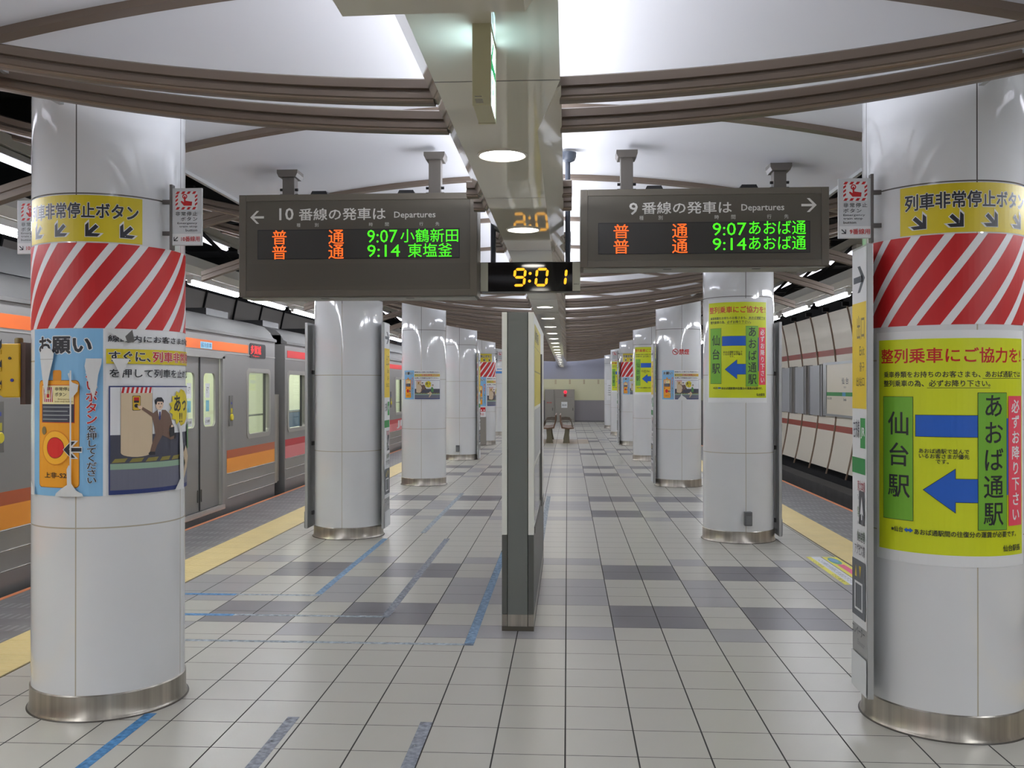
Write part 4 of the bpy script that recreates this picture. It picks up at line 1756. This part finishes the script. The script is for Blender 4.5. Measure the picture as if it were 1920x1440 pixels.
def train_car(y0, y1, doors, wins, stripe, low1, low2, lb, led):
    cy = (y0 + y1) / 2
    r = thing('train_car', lb, 'train', (XT, cy, 0), 'cars of the standing train')

    def Y(y):
        return y - cy
    # side skin with openings
    ops = [(d - .66, d + .66, .10, 1.885) for d in doors] + [(a, b, .88, 1.74) for a, b in wins]
    ys = sorted(set([y0, y1] + [o[0] for o in ops] + [o[1] for o in ops]))
    zs = [-.25, .10, .88, 1.74, 1.885, 2.17]
    f = MB()
    for a, b in zip(ys, ys[1:]):
        for c, d in zip(zs, zs[1:]):
            my, mz = (a + b) / 2, (c + d) / 2
            if any(o[0] < my < o[1] and o[2] < mz < o[3] for o in ops):
                continue
            f.add([(0, Y(a), c), (0, Y(b), c), (0, Y(b), d), (0, Y(a), d), (-.06, Y(a), c), (-.06, Y(b), c), (-.06, Y(b), d), (-.06, Y(a), d)],
                  [(0, 1, 2, 3), (4, 5, 6, 7), (0, 1, 5, 4), (2, 3, 7, 6), (0, 3, 7, 4), (1, 2, 6, 5)], TRAIN)
    f.box(-2.8, -2.74, Y(y0), Y(y1), -.25, 2.17, TRAIN)
    f.box(-2.74, -.06, Y(y0), Y(y0) + .05, -.25, 2.3, TRAIN)
    f.box(-2.74, -.06, Y(y1) - .05, Y(y1), -.25, 2.3, TRAIN)
    f.build('body', r)
    f = MB()
    prof = [(0, 2.165), (.028, 2.168), (.030, 2.20), (-.02, 2.225), (-.07, 2.31), (-.15, 2.385), (-.34, 2.44), (-.9, 2.50), (-1.4, 2.52)]
    prof = prof + [(-2.8 - p[0], p[1]) for p in reversed(prof[:-1])]
    f.prism(prof, Y(y0), Y(y1), TRAINR)
    f.build('roof', r, smooth=50)
    f = MB()
    f.box(-2.2, -.6, Y(cy) - 4.5, Y(cy) + 4.5, 2.5, 2.72, M((70, 70, 70)))
    for yy in (y0 + .5, y1 - 1.3):
        if y0 < yy < y1:
            f.box(-1.5, -.5, Y(yy), Y(yy) + .8, 2.44, 2.56, M((54, 54, 54)))
    f.build('roof_equipment', r)
    f = MB()
    f.box(-2.7, -.10, Y(y0) + .1, Y(y1) - .1, -1.0, -.25, BLACK)
    f.build('underframe', r)
    # beads and bands between the doors
    segs = []
    a = y0
    for d in sorted(doors):
        if d - .78 > y0:
            segs.append((a, d - .78))
        a = d + .78
    segs.append((a, y1))
    for a, b in segs:
        if b - a < .15:
            continue
        f = MB()
        f.box(0, .003, Y(a) + .02, Y(b) - .01, .64, .742, low1)
        f.box(0, .003, Y(a) + .02, Y(b) - .01, .462, .64, low2)
        f.build('colour_band', r)
        f = MB()
        for z in (.455, .30, .148):
            f.lathe([(.006, Y(a) + .03), (.006, Y(b) - .02)], mat('bead_steel', (214, 212, 206), .25, metal=.7), 8, (.003, 0, z), 'y')
        f.build('side_bead', r)
    f = MB()
    last = led[0] - .03 if led else y1
    if led and led[2]:
        f.box(0, .004, Y(y0), Y(led[0]) - .06, 1.968, 2.075, stripe)
    else:
        f.box(0, .004, Y(y0) + .12, Y(y1) - .12, 1.968, 2.075, stripe)
    f.box(0, .006, Y(y0), Y(y1), 1.940, 1.950, M((170, 168, 164)))
    f.build('roof_band', r)
    # windows
    for a, b in wins:
        F = MB()
        n = 5
        outer = rounded(Y(a) - .035, .845, Y(b) + .035, 1.775, .09, n)
        inner = rounded(Y(a) + .03, .905, Y(b) - .03, 1.715, .06, n)
        k = len(outer)
        vs = [(.008, p[0], p[1]) for p in outer] + [(.008, p[0], p[1]) for p in inner] + [(-.06, p[0], p[1]) for p in inner] + [(0, p[0], p[1]) for p in outer]
        fs = []
        for i in range(k):
            j = (i + 1) % k
            fs += [(i, j, k + j, k + i), (k + i, k + j, 2 * k + j, 2 * k + i), (i, j, 3 * k + j, 3 * k + i)]
        F.add(vs, fs, mat('window_frame', (176, 174, 168), .3, metal=.6))
        F.box(-.05, -.02, Y(b) - .13, Y(b) - .10, .9, 1.72, M((60, 60, 60)))
        if b - a > 1.2:
            F.box(-.05, -.005, Y((a + b) / 2) - .02, Y((a + b) / 2) + .02, .9, 1.72, M((60, 60, 60)))
        w = F.build('window', r, smooth=35)
        F = MB()
        F.add([(-.045, Y(a), .88), (-.045, Y(b), .88), (-.045, Y(b), 1.74), (-.045, Y(a), 1.74)], [(0, 1, 2, 3)], GLASS)
        F.build('pane', w)
    # doors
    for d in doors:
        F = MB()
        for s in (-1, 1):
            F.box(-.02, .014, Y(d) + s * .66 - .035, Y(d) + s * .66 + .035, .06, 1.90, M((150, 148, 144)))
        F.box(-.02, .014, Y(d) - .70, Y(d) + .70, 1.87, 1.945, M((150, 148, 144)))
        F.box(-.02, .02, Y(d) - .70, Y(d) + .70, .04, .10, mat('bead_steel', (214, 212, 206), .25, metal=.7))
        F.build('door_frame', r)
        for s in (-1, 1):
            c = d + s * .3125
            hy = .3125
            F = MB()
            outer = [(Y(c) - hy + .004, .10), (Y(c) + hy - .004, .10), (Y(c) + hy - .004, 1.875), (Y(c) - hy + .004, 1.875)]
            inner = rounded(Y(c) - .185, 1.06, Y(c) + .185, 1.69, .07, 5)
            bm_out = []
            k = len(inner)
            # ring between the outline and the rounded opening
            m4 = k // 4
            vs = [(-.03, p[0], p[1]) for p in inner] + [(-.03, p[0], p[1]) for p in outer] + [(-.055, p[0], p[1]) for p in inner]
            o_for = [1] * m4 + [2] * m4 + [3] * m4 + [0] * m4
            fs = []
            for i in range(k):
                j = (i + 1) % k
                if o_for[i] == o_for[j]:
                    fs.append((i, j, k + o_for[i]))
                else:
                    fs.append((i, j, k + o_for[j], k + o_for[i]))
                fs.append((i, j, 2 * k // 1 - k + 4 + j, k + 4 + i))
            F.add(vs, fs, TRAIN)
            rub = -s * (hy - .004)
            F.box(-.032, -.022, Y(c) + rub - .008, Y(c) + rub + .008, .10, 1.875, M((40, 40, 42)))
            leaf = F.build('door', r, smooth=30)
            F = MB()
            F.add([(-.042, Y(c) - .19, 1.05), (-.042, Y(c) + .19, 1.05), (-.042, Y(c) + .19, 1.70), (-.042, Y(c) - .19, 1.70)], [(0, 1, 2, 3)], GLASS)
            F.build('door_pane', leaf)
            G = Flat()
            q = s * -.04
            G.rect(Y(c) + q - .065, 1.40, Y(c) + q + .065, 1.57, WHT)
            G.text('ドア', Y(c) + q - .03, 1.45, Y(c) + q + .03, 1.53, INK)
            G.rect(Y(c) + q - .05, 1.24, Y(c) + q + .05, 1.37, M((130, 196, 216)))
            G.rect(Y(c) + q - .09, 1.08, Y(c) + q + .09, 1.17, WHT)
            G.text('ご注意', Y(c) + q - .06, 1.11, Y(c) + q + .06, 1.14, INK)
            G.plane('door_sticker', (-.040, 0, 0), (0, 1, 0), (0, 0, 1), leaf)
            F = MB()
            F.lathe([(.006, .20), (.006, .34)], M((90, 88, 84)), 8, (-.025, Y(c) + rub * .84, 0))
            F.build('door_handle', leaf)
        # push button
        F = MB()
        F.box(0, .010, Y(d) + .87, Y(d) + .99, 1.04, 1.42, M((106, 104, 100)))
        b = F.build('button_plate', r, bevel=.004)
        F = MB()
        F.lathe([(.042, .008), (.042, .022), (.036, .028), (0, .028)], M((214, 196, 40)), 24, (0, Y(d) + .93, 1.15), 'x', cap=False)
        F.box(.006, .016, Y(d) + .905, Y(d) + .955, 1.20, 1.26, M((190, 176, 50)))
        F.box(.006, .014, Y(d) + .91, Y(d) + .95, 1.31, 1.34, M((60, 70, 150)))
        F.build('push_button', b, smooth=40)
    if led:
        a, b, _ = led
        F = MB()
        F.prism(rounded(Y(a), 1.915, Y(b), 2.11, .04, 4), 0, .008, BLACK, 'x')
        p = F.build('destination_sign', r)
        G = Flat()
        G.text('多賀城', Y(a) + .03, 1.965, Y(b) - .20, 2.085, LEDR, bold=.02)
        G.text('Tagajo', Y(a) + .10, 1.93, Y(b) - .27, 1.952, LEDR, bold=.0)
        G.plane('led_lettering', (.0085, 0, 0), (0, 1, 0), (0, 0, 1), p)
    # interior
    f = MB()
    f.box(-2.72, -.08, Y(y0) + .06, Y(y1) - .06, .02, .06, M((150, 152, 150)))
    f.box(-2.72, -2.68, Y(y0) + .06, Y(y1) - .06, .06, 2.14, CARIN)
    f.box(-2.72, -.08, Y(y0) + .06, Y(y1) - .06, 2.08, 2.14, CARIN)
    f.box(-.6, -.08, Y(y0) + .06, Y(y0) + .10, .06, 2.08, CARIN)
    f.box(-2.7, -.08, Y(y1) - .10, Y(y1) - .06, .06, 2.08, CARIN)
    f.build('interior_lining', r)
    f = MB()
    f.box(-2.68, -2.20, Y(y0) + .3, Y(y1) - .3, .42, .50, M((70, 96, 130)))
    f.box(-2.68, -2.58, Y(y0) + .3, Y(y1) - .3, .50, .95, M((70, 96, 130)))
    f.build('bench_seat', r)
    f = MB()
    for a, b in wins:
        f.lathe([(.014, Y(a) - .1), (.014, Y(b) + .1)], M((150, 152, 150)), 10, (-.13, 0, 1.14), 'y')
    f.build('hand_rail', r)
    f = MB()
    for x in (-.75, -2.0):
        f.box(x - .06, x + .06, Y(y0) + .4, Y(y1) - .4, 2.05, 2.079, CARL)
    f.build('cabin_light', r)
    return r, Y


OB = mat('band_orange', (232, 108, 34), .4)
c1, Yc = train_car(-5.9, 13.34, (1.0, 5.81, 10.635), ((2.55, 4.26), (7.36, 9.08), (12.185, 13.10)), OB,
                   mat('band_rust', (176, 84, 42), .4), mat('band_amber', (238, 152, 44), .4),
                   'silver train car with orange bands, standing behind the torn-poster pillar', (12.26, 12.91, True))
G = Flat()
G.rect(Yc(10.58), 1.972, Yc(10.935), 2.05, M((150, 206, 232)))
G.text('弱冷房車', Yc(10.60), 1.985, Yc(10.915), 2.04, M((50, 90, 150)), bold=.01)
G.plane('car_sticker', (.0045, 0, 0), (0, 1, 0), (0, 0, 1), c1)
f = MB()
f.box(-2.3, -.32, Yc(13.34), Yc(13.80), -.05, 2.15, BLACK)
for i in range(5):
    f.box(-2.34, -.28, Yc(13.37 + .085 * i), Yc(13.40 + .085 * i), -.08, 2.19, M((44, 42, 42)))
f.build('gangway_bellows', c1)
f = MB()
f.box(-.10, -.02, Yc(13.38), Yc(13.52), .14, 1.42, STEEL)
f.box(-.16, -.06, Yc(13.60), Yc(13.74), .14, 1.42, STEEL)
f.build('corner_guard', c1)
c2, Yc = train_car(13.83, 33.2, (16.5, 21.33, 26.15, 30.97), ((13.99, 14.92), (18.05, 19.78), (22.88, 24.60), (27.70, 29.42)),
                   mat('band_red', (214, 44, 48), .4), mat('band_crimson', (184, 40, 50), .4), mat('band_pink', (216, 118, 122), .4),
                   'silver train car with red and pink bands, coupled behind the orange one', None)
G = Flat()
G.text('JR', Yc(23.05), .50, Yc(24.3), .70, WHT, bold=.04)
G.plane('company_mark', (.0036, 0, 0), (0, 1, 0), (0, 0, 1), c2)
G = Flat()
G.rect(Yc(15.13), 1.10, Yc(15.60), 1.62, WHT)
G.rect(Yc(15.15), 1.12, Yc(15.58), 1.20, RED)
for i in range(3):
    G.text('乗車位置', Yc(15.18), 1.25 + .11 * i, Yc(15.54), 1.33 + .11 * i, RED, bold=.02)
G.plane('car_sticker', (.0045, 0, 0), (0, 1, 0), (0, 0, 1), c2)

# ================================================================== ACROSS THE EMPTY TRACK
# station name board and blank frames on the bowed wall
r = thing('station_name_board', 'cream station name board with green band on the wall across the empty track', 'sign', (7.12, 24.95, .77))
f = MB()
f.box(0, .10, -1.5, 1.5, 0, 1.40, mat('name_board', (236, 226, 204), .35))
f.build('panel', r)
f = MB()
f.box(-.02, .10, 1.48, 1.80, -.03, 1.43, ALU)
f.box(-.02, .10, -1.52, 1.50, 1.36, 1.43, ALU)
f.box(-.02, .10, -1.52, 1.50, -.03, .03, ALU)
f.build('frame', r)
F = Flat()
F.rect(-1.5, .52, 1.5, .62, M((40, 142, 62)))
F.rect(-.02, .52, .28, .62, M((70, 150, 190)))
F.text('仙台', -.05, .83, .52, 1.00, INK, bold=.01, spacing=1.6)
F.text('せんだい', .12, .73, .34, .78, M((90, 88, 84)))
F.text('Sendai', .10, .40, .34, .47, INK)
F.text('あおば通', -1.42, .42, -1.0, .48, M((90, 88, 84)))
F.text('東照宮', .9, .42, 1.35, .48, M((90, 88, 84)))
F.plane('name_lettering', (-.0006, 0, 0), (0, -1, 0), (0, 0, 1), r)
for i in range(6):
    y = 27.55 + 1.8 * i
    r = thing('poster_frame', 'blank metal poster frame across the track, %s beyond the station name board' % NTH[i], 'poster frame', (7.13, y, .72), 'blank poster frames on the far wall')
    f = MB()
    f.box(0, .1, -.62, .74, 0, 1.43, mat('frame_metal', (176, 178, 182), .35, noise=.15, nscale=1.2))
    f.build('backing', r)
    for a in (-.66, -.45, .74):
        f = MB()
        f.box(-.02, .1, a, a + .06, -.02, 1.45, M((140, 138, 136)))
        f.build('upright', r)

# ================================================================== FAR END
r = thing('hydrant_cabinet', 'grey steel hydrant cabinet with a red lamp against the far end wall', 'cabinet', (-.33, Y1 - .02, 0))
CB = mat('cabinet_grey', (150, 146, 138), .4)
f = MB()
f.box(-.66, .64, -.16, 0, 0, 1.43, CB)
f.build('body', r)
for a, b, z1_ in ((-.655, -.255, 1.42), (-.215, .63, 1.05)):
    f = MB()
    f.box(a, b, -.185, -.16, .02, z1_, CB)
    d_ = f.build('door', r, bevel=.004)
    f = MB()
    f.box(b - .08, b - .05, -.20, -.184, .5, .62, M((90, 88, 86)))
    f.build('door_handle', d_)
f = MB()
f.box(-.215, .63, -.185, -.16, 1.07, 1.42, CB)
f.build('lamp_panel', r)
f = MB()
f.lathe([(.0, -.24), (.05, -.225), (.065, -.19), (.065, -.18)], mat('lamp_red', (200, 20, 30), .3, emit=(255, 30, 50), strength=2.5), 20, (.235, 0, 1.31), 'y', cap=False)
f.build('red_lamp', r, smooth=50)
f = MB()
f.lathe([(.0, -.20), (.06, -.195), (.065, -.18)], M((150, 20, 40)), 20, (.235, 0, 1.16), 'y', cap=False)
f.build('alarm_button', r, smooth=50)
F = Flat()
F.rect(.06, .62, .32, .88, WHT)
F.text('消火栓', .09, .70, .29, .78, INK)
F.text('消火栓', -.58, .82, -.36, .88, RED, bold=.02)
F.plane('cabinet_lettering', (0, -.186, 0), (1, 0, 0), (0, 0, 1), r)

WOOD = mat('bench_wood', (112, 84, 64), .45, noise=.2, nscale=8)
BLEG = mat('bench_leg', (108, 104, 84), .5)


def bench(x, s, lb):
    """s: +1 the sitter faces +x."""
    r = thing('bench', lb, 'bench', (x, 25.74, 0), 'back-to-back platform benches')
    f = MB()
    f.prism([(-.16 * s, .40), (.02 * s, .375), (.17 * s, .395), (.185 * s, .425), (.02 * s, .415), (-.14 * s, .44)], 0, 2.0, WOOD)
    f.build('seat', r, bevel=.004)
    f = MB()
    f.prism([(-.16 * s, .40), (-.125 * s, .42), (-.175 * s, .60), (-.185 * s, .765), (-.215 * s, .765), (-.21 * s, .58)], 0, 2.0, WOOD)
    f.build('backrest', r, bevel=.004)
    for y in (.02, .98, 1.92):
        f = MB()
        f.tube([(-.19 * s, y + .03, .635), (-.06 * s, y + .03, .648), (.06 * s, y + .03, .635), (.11 * s, y + .03, .58), (.14 * s, y + .03, .43)], .016, M((92, 82, 70)), 10)
        f.build('armrest', r, smooth=50)
    for y in (.05, 1.85):
        f = MB()
        f.prism([(-.07 * s, .385), (.06 * s, .385), (.045 * s, .2), (.06 * s, 0), (-.125 * s, 0), (-.085 * s, .2)], y, y + .07, BLEG)
        f.build('leg', r, bevel=.004)
    return r


bench(.0, 1, 'far wooden bench facing the empty track, back to back with the other bench')
bench(-.52, -1, 'far wooden bench facing the train, half hidden by the centre panel')

# grey cabinet at the foot of a far pillar
r = thing('steel_cabinet', 'narrow grey cabinet with a red and white sign, in front of the far striped pillar', 'cabinet', (-2.22, 24.52, 0))
f = MB()
f.box(-.12, .10, -.05, .10, .015, .75, mat('cabinet_dull', (138, 134, 128), .45, metal=.3))
f.build('body', r, bevel=.004)
F = Flat()
F.rect(-.12, .75, .09, 1.0, WHT)
F.rect(-.12, .89, .09, 1.0, RED)
for i in range(3):
    F.ell(-.085 + .07 * i, .925, .018, .018, WHT, 3)
F.text('禁止', -.09, .79, .06, .86, RED, bold=.02)
F.plane('sign_face', (0, -.052, 0), (1, 0, 0), (0, 0, 1), r)
f = MB()
f.box(-.12, .09, -.051, -.03, .75, 1.0, WHT)
f.build('sign_backing', r)
